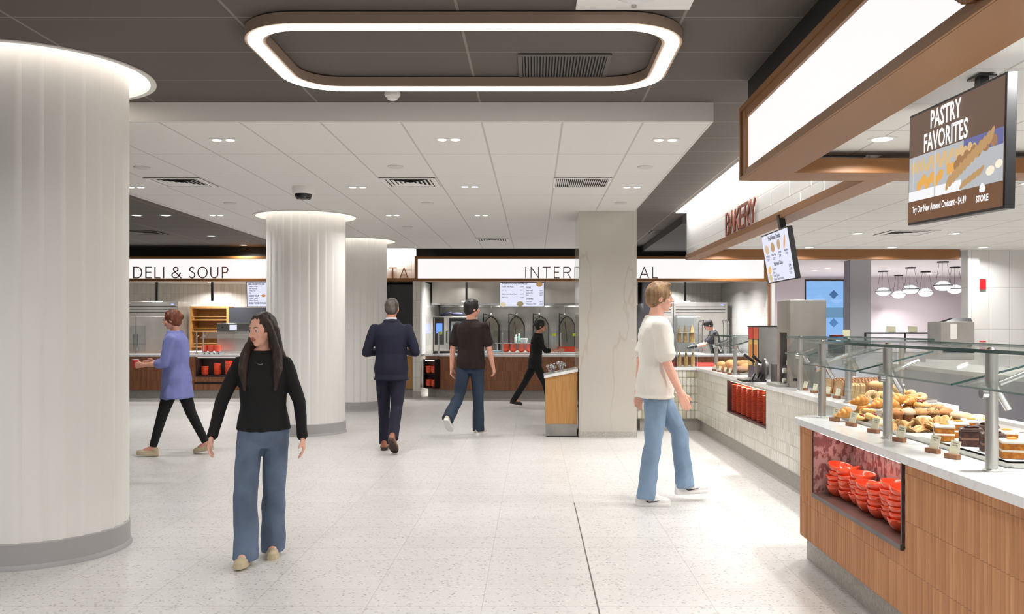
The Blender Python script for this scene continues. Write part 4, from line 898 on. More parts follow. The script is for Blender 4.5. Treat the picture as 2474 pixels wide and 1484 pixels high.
MB().box(.95, 2.4, .01, .016, 1.05, 1.36).box(.95, 2.4, 0, .6, 1.33, 1.338).build('glass', M_GLASS, dc)
for i, px in enumerate((2151, 2203)):
    o = MB().box(-.075, .075, -.003, .003, 0, .1).box(-.02, .02, .004, .03, 0, .004).build('sign_card', M('card_cream', (226, 224, 190), .6), None, loc=((px-VX)/FOC*14.25, 14.22, 1.386)); o.rotation_euler = (-.2, .08, 0); tag(o, 'small cream sign card on the black display rail, %s one' % ('left', 'right')[i], 'sign card', 'sign cards on the black rail')
kb = empty('black_side_unit', (4.82, 14.3, 0), 0, 'black side unit with lit top at the left end of the glass case', 'cabinet')
kb.location = (4.5, 14.0, 1.05); MB().box(.25, .55, .0, .18, 0, .27).build('body', M_BLACKP, kb); MB().box(.32, .40, -.004, 0, .2, .225).build('lamp', emat('small_white_lamp', (1, 1, 1), 2.5), kb)
kt = MB(); kt.lathe([(.0005, 0), (.10, 0), (.12, .02), (.0005, .03)], 20, cap=False); tag(kt.build('red_dish', M('red_dish', (170, 40, 40), .4), None, 50, loc=(4.86, 14.1, 1.322)), 'red dish on the black side unit', 'dish')
tag(MB().box(-.06, .06, -.003, .003, 0, .11).build('sign_card', M('card_cream', (226, 224, 190), .6), None, loc=(5.0, 14.05, 1.321)), 'small cream card leaning beside the red dish', 'sign card')
em = empty('espresso_machine', (5.95, 12.98, 0), 0, 'stainless coffee machine at the right end beyond the bakery counters', 'coffee machine')
em.location = (5.85, 12.6, 0); MB().box(0, .48, 0, .45, 1.0, 1.55, .01).build('body', M_STEEL, em); MB().box(.02, .46, -.02, 0, 1.1, 1.15).build('front_strip', M_BLACKP, em); MB().box(.13, .22, -.008, -.001, 1.3, 1.52).build('notice', M('paper', (236, 232, 226), .7), em)
MB().loft([[(.1, .1, 1.55), (.5, .1, 1.55), (.5, .3, 1.55), (.1, .3, 1.55)], [(.25, .15, 1.6), (.5, .15, 1.6), (.5, .28, 1.6), (.25, .28, 1.6)]]).build('black_lid', M_BLACKP, em); MB().box(0, .5, -.05, .5, 0, 1.0).build('stand', M_WHITE, em)
fa = empty('fire_alarm', (6.62, 12.975, 2.1), 0, 'red fire alarm box high on the white tiled pier', 'fire alarm')
MB().box(-.05, .05, -.03, 0, -.07, .08, .004).build('box', M('alarm_red', (200, 24, 30), .4), fa)
fb = empty('red_wall_handle', (6.62, 12.975, 1.2), 0, 'red square bracket low on the white tiled pier', 'bracket')
MB().tube([(.05, -.02, -.05), (-.05, -.02, -.05), (-.05, -.02, .06), (.05, -.02, .06)], .012, 6).build('bracket', M('alarm_red', (200, 24, 30), .4), fb)
# ================= FOOD =================
def onz(px, py, z): Y = FOC*(EYE-z)/(py-VY); return (px-VX)/FOC*Y, Y
def crust(name, c1, c2, scale=8, rough=.5, spots=None, sp_scale=45, sp_th=.32, bump=.4, glaze=0):
    t = NT(name); v = t.obj(); f = t.noise(v, scale, 4); col = t.ramp(f, [(.35, c1), (.65, c2)])
    if spots:
        vo = t.n('ShaderNodeTexVoronoi'); t.put(vo, 'Vector', v); vo.inputs['Scale'].default_value = sp_scale
        wn = t.n('ShaderNodeTexWhiteNoise'); t.put(wn, 0, vo.outputs['Position'])
        col = t.mix(t.math('MULTIPLY', t.math('LESS_THAN', vo.outputs[0], sp_th), t.math('GREATER_THAN', wn.outputs[0], .35)), col, c4(spots))
    t.set(color=col, rough=rough, coat=glaze); t.bump(t.noise(v, scale*8, 3), bump, .004); MATS[name] = t.m; return t.m
C_CROI = crust('croissant_crust', (196, 124, 46), (232, 176, 92), 14, .35, glaze=.3)
C_DAN = crust('danish_crust', (222, 160, 76), (246, 212, 140), 16, .3, glaze=.5)
C_COOK = crust('cookie_dough', (198, 146, 90), (222, 178, 120), 20, .7, (78, 48, 32), 110, .26)
C_SCONE = crust('pale_scone', (224, 190, 142), (240, 216, 178), 18, .7, (150, 100, 66), 90, .12)
C_BUN = crust('bun_crust', (222, 176, 110), (240, 208, 152), 8, .5)
C_SEED = crust('seeded_crust', (196, 150, 96), (220, 180, 126), 14, .7, (240, 222, 180), 120, .4)
C_CRUMB = crust('bread_crumb', (226, 196, 150), (240, 218, 180), 40, .9)
C_BROWNB = crust('brown_bread', (190, 142, 92), (212, 170, 120), 40, .8)
C_CRUSTD = crust('dark_crust', (170, 108, 58), (204, 148, 92), 10, .6)
C_ART = crust('artisan_crust', (158, 100, 54), (226, 184, 122), 5, .7, glaze=0)
C_ART2 = crust('floured_crust', (122, 74, 52), (196, 158, 130), 4, .8)
C_MUF = crust('muffin_top', (186, 122, 70), (214, 156, 100), 18, .7, (50, 28, 36), 40, .2)
C_MUFB = crust('blueberry_muffin', (200, 166, 140), (224, 196, 166), 16, .7, (44, 40, 70), 34, .3)
C_MUFC = crust('crumble_muffin', (170, 118, 72), (216, 176, 124), 40, .9, (90, 52, 34), 60, .3, 1.)
M_CUP = nmat('muffin_paper', (128, 76, 40), (160, 100, 56), 30, (1, 1, .1), .7)
C_CAKE = crust('carrot_sponge', (150, 84, 24), (188, 118, 40), 50, .9); M_FROST = M('cream_frosting', (246, 238, 222), .4)
M_CHOC = M('chocolate_frosting', (62, 34, 28), .3); C_CHOC = crust('chocolate_sponge', (54, 28, 22), (80, 46, 36), 50, .8)
M_CHERRY = M('cherry_jam', (130, 12, 24), .12)
def croissant_mesh():
    rings = []; n = 60
    for i in range(n):
        t = i/(n-1)*2-1; a = t*1.2; R = .056
        cx_, cy_ = R*math.sin(a), -R*math.cos(a)+R
        seg = abs(math.sin(t*PI*3.5))**.5; r = (.030*(1-abs(t)**1.5)+.006)*(.74+.26*seg)
        d = Vector((math.cos(a), math.sin(a), 0)); u = Vector((-d.y, d.x, 0))
        rings.append([Vector((cx_, cy_, r*.85))+u*r*math.cos(2*PI*k/14)+Vector((0, 0, r*.92*math.sin(2*PI*k/14))) for k in range(14)])
    return MB().loft(rings).mesh('croissant', C_CROI, 180)
def disc_mesh(r, h, mat, name, wob=.04, seed=1):
    random.seed(seed); ph = [random.uniform(0, 6) for _ in range(4)]
    f = lambda a, z: 1+wob*(math.sin(3*a+ph[0])*.5+math.sin(5*a+ph[1])*.3+math.sin(8*a+ph[2])*.3)
    return MB().lathe([(.0005, 0), (r*.92, 0), (r, h*.35), (r*.93, h*.75), (r*.7, h*.95), (r*.35, h), (.0005, h*1.02)], 30, wob=f).mesh(name, mat, 180)
def bagel_mesh(r, h, mat, name='bagel', hole=.25):
    m = MB(); rr = r*(1-hole)/2; R = r-rr
    rings = [[((R+rr*math.cos(2*PI*k/12))*math.cos(2*PI*i/28), (R+rr*math.cos(2*PI*k/12))*math.sin(2*PI*i/28), h/2+h/2*math.sin(2*PI*k/12)) for k in range(12)] for i in range(28)]
    rings.append(rings[0]); return m.loft(rings, cap=False).mesh(name, mat, 180)
def loaf_mesh(L, W, H, mat, name, slashes=3):
    rings = []
    for i in range(25):
        t = i/24*2-1; s = math.sqrt(max(.0004, 1-abs(t)**2.6))
        cut = 1-.07*(abs(math.sin(t*PI*slashes*.5))**8 if slashes else 0)
        rings.append([(t*L/2, W/2*s*math.cos(2*PI*k/18), H*.42+H*.5*s*cut*math.sin(2*PI*k/18)*(1 if math.sin(2*PI*k/18) > 0 else .8)) for k in range(18)])
    return MB().loft(rings).mesh(name, mat, 180)
def slice_prof(W, H):
    return [(-W/2*.92, 0), (W/2*.92, 0), (W/2*.96, H*.5), (W/2, H*.7), (W/2*.94, H*.86), (W/2*.65, H*.97), (0, H), (-W/2*.65, H*.97), (-W/2*.94, H*.86), (-W/2, H*.7), (-W/2*.96, H*.5)]
def slice_tree(W, H, T, crumb, crustm, name='bread_slice'):
    P = slice_prof(W, H); o = MB().prism_x(P, 0, T).build(name, crustm, None, 30)
    c = (0, H*.5); Q = [(p[0]*.93, c[1]+(p[1]-c[1])*.93) for p in P]
    MB().prism_x(Q, -.0006, T+.0006).build('crumb', crumb, o); return o
def tray(x0, x1, y0_, y1_, z, label):
    r = empty('sheet_tray', ((x0+x1)/2, (y0_+y1_)/2, z), 0, label, 'tray'); hx, hy = (x1-x0)/2, (y1_-y0_)/2
    MB().box(-hx, hx, -hy, hy, 0, .004).build('base', M_STEEL, r)
    o = rrect(-hx, hx, -hy, hy, .03, 5); i_ = rrect(-hx+.012, hx-.012, -hy+.012, hy-.012, .02, 5)
    MB().loft([[(p[0], p[1], .0) for p in i_], [(p[0], p[1], .022) for p in o], [(p[0]*1.01, p[1]*1.01, .022) for p in o], [(p[0], p[1], .0) for p in o]], cap=False).build('rim', M_STEEL, r, 40); return r
CR = croissant_mesh(); DAN = None
def put(mesh, name, x, y, z, rz, label, cat, group, rx=0, ry=0, s=1):
    o = inst(mesh, name, None, (x, y, z), (rx, ry, rz), (s, s, s)); return tag(o, label, cat, group)
tray(1.925, 2.75, 4.62, 5.50, .9, 'wide sheet tray of croissants and muffins at the far end of the wood counter')
tray(1.925, 2.75, 3.55, 4.58, .9, 'sheet tray of cookies and cake slices on the wood counter')
for i, (px, py, Y, rz, rx, lb) in enumerate([(2043, 999, 5.34, .6, .1, 'leftmost, on the tray edge'), (2079, 969, 5.36, .3, .3, 'perched on top of the pile at left'), (2118, 977, 5.42, .9, .3, 'behind the cherry danishes'), (2152, 979, 5.42, .2, .3, 'behind the near post'), (2168, 966, 5.5, .5, .35, 'golden one above the muffins, left'), (2197, 968, 5.5, 1.2, .3, 'golden one above the muffins, right'), (2165, 990, 5.5, 2., 0, 'under the golden pair, left'), (2195, 990, 5.5, 1., 0, 'under the golden pair, right'), (2085, 990, 5.46, 1.5, 0, 'under the perched one')]):
    p = at(px, py, Y); put(CR, 'croissant', p.x, p.y, max(p.z-.026, .905), rz, 'flaky golden croissant, '+lb, 'croissant', 'croissants on the far tray', rx, 0, 1.1)
def danish(x, y, z, rz, label, s=1, rx=0):
    r = empty('danish', (x, y, z), rz, label, 'danish pastry', 'cherry danishes'); r.rotation_euler = (rx, 0, rz); r.scale = (s, s, s)
    m = MB(); f = lambda a, z_: 1
    pts = []
    for i in range(60): t = i/59; a = t*4*PI; R = .018+.032*t; pts.append((R*math.cos(a), R*math.sin(a), .018+.006*(1-t)))
    m.tube(pts, [.013]*60, 8); m.cyl((0, 0, .002), .05, .016); m.build('dough', C_DAN, r, 180)
    c = MB(); random.seed(int(x*1000))
    for i in range(6): c.ball((random.uniform(-.014, .014), random.uniform(-.014, .014), .034), .009)
    c.build('cherry_filling', M_CHERRY, r, 180)
for (px, py, Y, rz, sc_, rx, lb) in [(2082, 1006, 5.22, .3, .8, .3, 'left one of the front pair'), (2108, 1008, 5.14, 1.2, 1.0, .35, 'larger right one of the front pair'), (2097, 991, 5.32, 2.2, .8, .2, 'behind the front pair')]:
    p = at(px, py, Y); danish(p.x, p.y, max(.907, p.z-.02), rz, 'round danish with dark red cherry filling, '+lb, sc_, rx)
SC_ = disc_mesh(.048, .036, C_SCONE, 'scone', .03, 4)
for i, (px, py, Y, s, lb) in enumerate([(2126, 1020, 5.02, .85, 'left of the near post'), (2149, 1017, 5.1, .9, 'behind the near post'), (2322, 1006, 4.9, 1.25, 'largest, behind the carrot cake'), (2232, 1010, 5.05, .9, 'above the middle cookies'), (2150, 995, 5.3, 1.0, 'left of the muffins'), (2360, 1012, 4.85, 1.1, 'right of the largest scone')]):
    p = at(px, py, Y); put(SC_, 'scone', p.x, p.y, max(.906, p.z-.02), i, 'pale round scone, '+lb, 'scone', 'scones on the trays', .2, 0, s)
def muffin(x, y, z, top, label, s=1.):
    r = empty('muffin', (x, y, z), random.uniform(0, 6), label, 'muffin', 'muffins on the far tray'); r.scale = (s, s, s)
    MB().lathe([(.028, 0), (.040, .045)], 48, cap=True, wob=lambda a, z_: 1+.03*math.cos(24*a)).build('paper_cup', M_CUP, r, 20)
    random.seed(int(x*999)); q = random.uniform(0, 6)
    MB().lathe([(.040, .042), (.047, .050), (.046, .060), (.036, .076), (.018, .086), (.0005, .088)], 28, wob=lambda a, z_: 1+.04*math.sin(3*a+q)+.02*math.sin(7*a)).build('muffin_top', top, r, 180)
for (px, tp_, lb) in [(2165, C_MUF, 'plain golden muffin, leftmost of the muffin row behind the post'), (2193, C_MUFB, 'blueberry muffin, second in the muffin row'), (2223, C_MUF, 'brown spiced muffin in the middle of the muffin row'), (2254, C_MUFC, 'crumble-topped muffin, fourth in the muffin row'), (2286, C_MUF, 'chocolate chip muffin, rightmost of the muffin row')]:
    p = at(px, 1000, 5.22); muffin(p.x, p.y+random.uniform(-.008, .008), .914, tp_, lb, .92)
m = MB(); random.seed(9)
for i in range(26): a = random.uniform(0, 6.3); R = random.uniform(0, .035); m.ball((R*math.cos(a), R*math.sin(a), .03+random.uniform(0, .016)), .012, .006, .005, 8, 6, Matrix.Rotation(random.uniform(0, 3), 3, 'Z'))
pb = disc_mesh(.05, .035, C_DAN, 'pecan_pastry', .05, 8)
o = put(pb, 'pecan_pastry', at(2225, 970, 5.45).x, 5.45, .975, 0, 'pastry topped with reddish glazed pecans behind the muffins', 'pastry', None)
m.build('pecans', M('pecan', (128, 48, 32), .25), o, 180)
o = put(disc_mesh(.05, .04, C_MUFC, 'crumb_bun', .05, 12), 'crumb_bun', at(2262, 980, 5.45).x, 5.45, .955, 0, 'dark crumb topped bun at the back right of the muffins', 'bun', None)
CK = disc_mesh(.041, .011, C_COOK, 'cookie', .03, 2)
random.seed(21)
lbl1 = ['first from left', 'second from left', 'third from left', 'fourth from left', 'fifth from left', 'sixth from left', 'seventh from left', 'eighth from left', 'ninth from left', 'tenth from left', 'eleventh from left', 'rightmost']
for i, (px, py) in enumerate([(2152, 1032), (2169, 1024), (2186, 1026), (2200, 1027), (2213, 1022), (2230, 1019), (2241, 1020), (2253, 1017), (2268, 1013), (2281, 1011), (2293, 1013), (2305, 1014)]):
    p = at(px, py+(5 if i > 5 else 2), 4.82+.006*i); put(CK, 'cookie', p.x, p.y, max(.925, p.z-.004), random.uniform(0, 6), 'chocolate chip cookie leaning in the rear row, '+lbl1[i], 'cookie', 'cookies in the rear row', .5, -1.0+random.uniform(-.2, .15), .9)
for i, (px, py) in enumerate([(2199, 1044), (2212, 1042), (2225, 1041), (2236, 1052), (2248, 1036), (2258, 1032), (2270, 1036), (2212, 1054), (2226, 1050)]):
    p = at(px, py, 4.62+.012*(i % 4)); put(CK, 'cookie', p.x, p.y, max(.912, p.z), random.uniform(0, 6), 'chocolate chip cookie lying in the front fan of cookies, '+(lbl1[i] if i < 8 else 'rightmost'), 'cookie', 'cookies in the front fan', .35, -.5+random.uniform(-.15, .1), .98)
def cake(x, y, z, rz, sp, fr, topm, label, s=1., carrot=True):
    r = empty('cake_slice', (x, y, z), rz, label, 'cake slice'); r.scale = (s, s, s)
    W, D = .085, .075
    for k in (0, 1): MB().box(-W/2, W/2, -D/2, D/2, .002+.036*k, .030+.036*k, .002).build('sponge', sp, r)
    MB().box(-W/2-.001, W/2+.001, -D/2-.001, D/2, .029, .039, .002).build('filling', fr, r)
    MB().box(-W/2-.004, W/2+.004, -D/2-.004, D/2+.006, .064, .080, .006).box(-W/2-.003, W/2+.003, D/2, D/2+.006, 0, .075, .002).build('frosting', topm, r)
    if carrot: MB().ball((0, 0, .083), .022, .010, .006).build('carrot_topping', M('orange_carrot', (232, 138, 40), .4), r, 180)
    else: MB().ball((-.01, 0, .084), .02, .012, .008).ball((.02, .01, .084), .015, .01, .007).build('chocolate_curls', M_CHOC, r, 180)
M_PAPER = M('white_paper', (238, 238, 236), .6)
tag(MB().box(1.95, 2.5, 3.6, 4.42, .9225, .9235).build('parchment', M_PAPER), 'white paper liner under the cake slices', 'paper')
for i, (px, Y, ch, lb) in enumerate([(2281, 4.24, 0, 'front left one nearest the cookies'), (2315, 4.37, 0, 'second of the row'), (2346, 4.47, 0, 'at the back of the row'), (2346, 4.06, 1, 'directly behind the two tallest cards'), (2385, 4.2, 1, 'behind another chocolate slice'), (2385, 4.42, 0, 'right back one'), (2398, 3.87, 1, 'nearest on the tray'), (2432, 4.0, 0, 'near right one'), (2445, 3.68, 0, 'closest to the viewer')]):
    x, y = (px-VX)/FOC*Y, Y
    if ch: cake(x, y, .9235, -.35, C_CHOC, M('choc_filling', (120, 82, 66), .5), M_CHOC, 'dark chocolate layer cake slice, '+lb, 1.05, False)
    else: cake(x, y, .9235, -.35, C_CAKE, M_FROST, M_FROST, 'carrot cake slice with cream frosting, '+lb, 1.)
# bread tray
tray(2.47, 3.05, 6.62, 7.70, .9, 'sheet tray of bread and bagels on the tile counter')
sl1 = slice_tree(.125, .135, .014, C_BROWNB, C_CRUSTD)
def loaf_slices(x, y, n, dx, dy, proto, label, first, lean=.12):
    for i in range(n):
        o = proto if (first and i == 0) else copy_tree(proto)
        o.location = (x+dx*i, y+dy*i, .905); o.rotation_euler = (0, lean+random.uniform(-.04, .04), .12+random.uniform(-.05, .05))
        nm = 'front one' if i == 0 else ('last one' if i == n-1 else '%s slice back' % (['', 'first', 'second', 'third', 'fourth', 'fifth', 'sixth', 'seventh', 'eighth', 'ninth', 'tenth', 'eleventh', 'twelfth', 'thirteenth', 'fourteenth', 'fifteenth', 'sixteenth', 'seventeenth'][i]))
        tag(o, label+', '+nm, 'bread slice', 'bread slices on the tile counter')
loaf_slices(2.50, 7.50, 17, .029, .006, sl1, 'brown bread slice in the rear sliced loaf', True)
loaf_slices(2.50, 7.22, 14, .029, .004, sl1, 'brown bread slice in the middle sliced loaf', False)
sw = slice_tree(.125, .125, .016, C_CRUMB, C_BUN)
loaf_slices(2.50, 6.98, 5, .02, .0, sw, 'white bread slice in the short front loaf', True)
BG, BGP, BUN = bagel_mesh(.056, .04, C_SEED, 'bagel', .22), bagel_mesh(.052, .038, C_BUN, 'bagel', .18), loaf_mesh(.12, .08, .055, C_BUN, 'bun', 0)
for i, (x, y, z, rx, ms, lb) in enumerate([(2.61, 6.78, .945, 1.2, 0, 'seeded one in front of the white loaf'), (2.69, 6.78, .94, 1.1, 1, 'plain one, second in the front row'), (2.75, 6.79, .94, 1.15, 1, 'plain one, third in the front row'), (2.83, 6.79, .93, .5, 1, 'plain one lying flat behind the post'), (2.88, 6.83, .945, 1.2, 0, 'seeded one right of the post'), (2.94, 6.83, .945, 1.1, 0, 'seeded one leaning, second from the right'), (2.99, 6.80, .93, .4, 0, 'seeded one at the right end'), (2.86, 6.90, .985, .7, 0, 'seeded one on top of the pile')]):
    put((BG, BGP)[ms], 'bagel', x, y, z-.02, i, 'bagel, '+lb, 'bagel', 'bagels on the bread tray', rx, .2*(i % 3-1), 1.05)
for i, (x, y, z, s, lb) in enumerate([(2.70, 6.95, .93, .8, 'left of the upper row'), (2.76, 6.97, .94, .8, 'middle of the upper row'), (2.82, 6.95, .94, .85, 'right of the upper row'), (2.78, 7.1, .99, 1.25, 'long one on the very top'), (2.70, 7.05, .906, 1, 'at the bottom behind'), (2.84, 7.05, .906, 1, 'at the bottom behind, right'), (2.93, 7.0, .92, 1., 'at the back right')]):
    put(BUN, 'bread_roll', x, y, z-.015, i*.8, 'smooth golden bread roll, '+lb, 'bread roll', 'rolls on the bread tray', 0, 0, s)
tray(2.47, 2.95, 10.5, 11.6, .9, 'sheet tray under the big artisan loaves')
AL, AL2 = loaf_mesh(.27, .15, .12, C_ART, 'artisan_loaf', 4), loaf_mesh(.25, .13, .10, C_ART2, 'artisan_loaf', 3)
for i, (px, py, Y, ms, rz, lb) in enumerate([(1747, 882, 11.35, 0, 1.9, 'leftmost tall one'), (1766, 878, 11.1, 0, 1.4, 'large one leaning in the middle'), (1795, 878, 11.35, 0, .3, 'pale one at the back right'), (1783, 893, 10.72, 1, .1, 'dark floured one in front'), (1806, 886, 10.98, 0, .5, 'rightmost behind the waffle handles')]):
    p = at(px, py, Y); put((AL, AL2)[ms], 'artisan_loaf', p.x, p.y, max(.906, p.z-.07), rz, 'big crusty round loaf, '+lb, 'bread loaf', 'artisan loaves', 0, -.25 if i in (0, 1) else 0, 1.0)
# price cards
M_CARD = M('cream_card', (236, 230, 204), .6); M_HOLD = M('walnut_holder', (138, 92, 62), .5)
def text_curve(s, size, bold=0, align='CENTER', xs=1.0, shear=0):
    c = bpy.data.curves.new('t', 'FONT'); c.body = s; c.size = size; c.offset = bold; c.align_x = align; c.shear = shear; c.resolution_u = 2
    o = bpy.data.objects.new('t', c); COL.objects.link(o); bpy.context.view_layer.update()
    me = bpy.data.meshes.new_from_object(o.evaluated_get(bpy.context.evaluated_depsgraph_get())); bpy.data.objects.remove(o)
    me.transform(Matrix.Diagonal((xs, 1, 1, 1))); return me
def texts(name, items, mat, parent, y=-.001):
    """items: (string, x, z, size, align, bold, xscale)"""
    for it in items:
        b = bmesh.new()
        s, x, z, size, al, bo, xs = (tuple(it)+('LEFT', 0, 1.)[len(it)-4:])[:7] if len(it) < 7 else it
        me = text_curve(s, size, bo*size, al, xs); me.transform(Matrix.Translation((x, y, z)) @ Matrix.Rotation(PI/2, 4, 'X')); b.from_mesh(me); bpy.data.meshes.remove(me)
        me = bpy.data.meshes.new(name); b.to_mesh(me); b.free(); me.materials.append(mat)
        inst(me, name, parent)
def price_card(x, y, z, rz, lines, label, s=1, group='price cards on the counters'):
    r = empty('price_card', (x, y, z), rz, label, 'price card', group); r.scale = (s, s, s)
    MB().box(-.042, .042, -.013, .019, 0, .026, .002).build('holder', M_HOLD, r)
    c = MB().box(-.028, .036, -.0015, .0015, 0, .082).build('card', M_CARD, r, loc=(0, .002, .014)); c.rotation_euler = (-.22, .06, 0)
    texts('lettering', [(t, .004, .066-.012*i, .011 if i < 2 else .007, 'CENTER', .02, .8) for i, t in enumerate(lines)], M('card_ink', (90, 80, 60), .7), c, -.002)
CARDS = [(1.83, 5.35, ['Croissant', 'butter'], 'far corner post'), (1.835, 5.08, ['Danish', 'cherry'], 'in front of the danishes'), (1.84, 4.76, ['Muffin', 'assorted'], 'left of the middle post'), (1.824, 4.385, ['Chocolate', 'Chip Cookie'], 'just right of the middle post'), (1.816, 4.0, ['Cheesecake', 'Slice'], 'below the carrot cake'), (1.82, 3.82, ['Chocolate', 'Cake Slice'], 'below the chocolate cake')]
for x, y, ls, lb in CARDS: price_card(x, y, .9, -PI/2+.35, ls, 'cream price card in wood holder on wood counter, '+lb, .85)
for (px, py), lb in zip([(1943, 943), (1966, 950), (1997, 958), (2021, 963)], ['leftmost, by the post', 'second from left', 'third from left', 'rightmost']):
    x, y = onz(px, py, .9); price_card(max(x, 2.37), y, .9, -PI/2+.35, ['Bread'], 'cream price card in wood holder before the bread, '+lb, .85)
for (px, py), lb in zip([(1725, 896), (1735, 899), (1750, 902), (1762, 905)], ['leftmost', 'second', 'third', 'rightmost']):
    x, y = onz(px, py, .9); price_card(max(x, 2.36), y, .9, -PI/2+.35, ['Loaf'], 'tiny cream card before the artisan loaves, '+lb, .8)
# ================= SCREENS =================
def screen(name, loc, rot, w, h, label, mat, pole=None):
    r = empty(name, loc, 0, label, 'menu screen'); r.rotation_euler = rot
    MB().box(-w/2, w/2, 0, .045, -h/2, h/2, .003).build('housing', M_BLACKP, r)
    MB().box(-w/2+.012, w/2-.012, -.002, .001, -h/2+.012, h/2-.012).build('display', mat, r); return r
M_PB = emat('pastry_brown', (.125, .075, .052), 1.0)
s = screen('pastry_screen', (1.952, 4.10, 2.267), (0, .04, -PI/2), .94, .565, 'black hanging screen reading PASTRY FAVORITES with pastry picture', M_PB)
MB().box(-.466+.01, .458, -.003, -.0022, -.165, .06).build('picture_ground', emat('photo_grey', (.42, .43, .45), 1), s)
MB().box(-.456, .1, -.0036, -.0031, -.165, -.115).build('picture_counter', emat('photo_white', (.8, .8, .82), 1), s)
MB().box(.12, .458, -.0036, -.0031, -.01, .06).build('picture_blue', emat('photo_blue', (.12, .13, .3), 1), s)
random.seed(4)
def pics(name, specs, col, y):
    m = MB()
    for (x, z, rx, rz, a) in specs:
        P = [(x+rx*math.cos(t)*math.cos(a)-rz*math.sin(t)*math.sin(a), z+rx*math.cos(t)*math.sin(a)+rz*math.sin(t)*math.cos(a)) for t in [2*PI*k/18 for k in range(18)]]
        m.prism_y(P, y-.0003, y)
    m.build(name, emat(name+'_glow', col, 1), s)
pics('picture_loaves', [(-.42+.028*k, .0+.01*(k % 2), .011, .035, .3) for k in range(6)]+[(-.24+.035*k, -.01+.03*(k % 2), .028, .02, .5) for k in range(8)]+[(.06+.04*k, .005+.01*(k % 2), .022, .028, .2) for k in range(5)], (.62, .42, .2), -.004)
pics('picture_croissants', [(-.33+.045*k, -.09+.022*(k % 2), .034, .024, .5) for k in range(6)]+[(-.02+.04*k, -.05, .022, .03, 0) for k in range(3)], (.70, .36, .08), -.0044)
pics('picture_muffins', [(.06+.065*k, -.045+.012*k, .03, .026, 0) for k in range(6)]+[(.085+.065*k, -.02+.012*k, .026, .02, 0) for k in range(5)], (.33, .17, .08), -.0048)
pics('picture_cookies', [(-.02+.035*k, -.115+.014*k, .016, .042, -.6) for k in range(12)]+[(.12+.04*k, -.14+.01*k, .012, .036, -1.) for k in range(5)], (.45, .27, .12), -.0052)
pics('picture_cake', [(.36, -.11, .035, .02, .1), (.43, -.09, .03, .018, .1)], (.85, .75, .6), -.0056)
MB().box(-.165+.0, -.15, -.0062, -.0058, -.165, .055).box(-.405, -.395, -.0062, -.0058, -.11, .05).build('picture_posts', emat('photo_steel', (.5, .5, .5), 1), s)
MB().box(-.458, .458, -.0068, -.0063, -.27, -.165).build('bottom_band', emat('pastry_brown2', (.15, .07, .035), 1.0), s)
M_SW = emat('screen_white_text', (1, 1, 1), 1.1)
texts('lettering', [('PASTRY', -.06, .172, .125, 'CENTER', .018, .72), ('FAVORITES', -.06, .068, .125, 'CENTER', .018, .72), ('Try Our New Almond Croissant - $4.49', -.12, -.225, .047, 'CENTER', .018, .72), ('STORE', .30, -.235, .04, 'CENTER', .03, .9)], M_SW, s, -.0075)
MB().prism_y([(.28, -.195), (.32, -.195), (.325, -.178), (.275, -.178)], -.008, -.0075).ball((.30, -.165, -.0) if False else (.30, -.0077, -.168), .013, .0005, .012).ball((.286, -.0077, -.172), .008, .0005, .008).ball((.314, -.0077, -.172), .008, .0005, .008).build('logo', M_SW, s)
MB().box(.10, .15, .05, .09, -.1, .36).box(.07, .18, .03, .11, .335, .343).build('pole', M_BLACKP, s)
s = screen('bread_screen', (2.238, 8.06, 2.122), (math.radians(9.4), 0, -PI/2), .875, .467, 'tilted hanging menu screen listing fresh-baked breads, pastries and cakes', M_SCRW)
MB().box(-.42, .42, -.0026, -.0022, -.02, .22).build('menu_upper_panel', emat('lilac_panel', (.68, .69, .84), 1), s)
for k, (nm, pr) in enumerate((('Sourdough', '$5.99'), ('Whole Wheat', '$5.99'), ('Multigrain', '$6.99'), ('Baguettes', '$4.99'))): pass
def epic(name, x, z, rx, rz, a, col):
    P = [(x+rx*math.cos(t)*math.cos(a)-rz*math.sin(t)*math.sin(a), z+rx*math.cos(t)*math.sin(a)+rz*math.sin(t)*math.cos(a)) for t in [2*PI*k/20 for k in range(20)]]
    MB().prism_y(P, -.0036, -.003).build(name, emat(name+'_%d' % int(col[0]*255), col, 1), s)
epic('bread_picture', -.30, .085, .062, .045, 0, (.58, .42, .26)); epic('bread_picture', -.10, .095, .062, .045, 0, (.42, .26, .13)); epic('bread_picture', .10, .105, .055, .045, .5, (.46, .32, .18)); epic('bread_picture', .29, .11, .075, .022, .9, (.6, .36, .2))
epic('croissant_picture', -.32, -.11, .055, .035, .3, (.72, .40, .12)); epic('cookie_picture', -.32, -.185, .05, .036, 0, (.55, .45, .22))
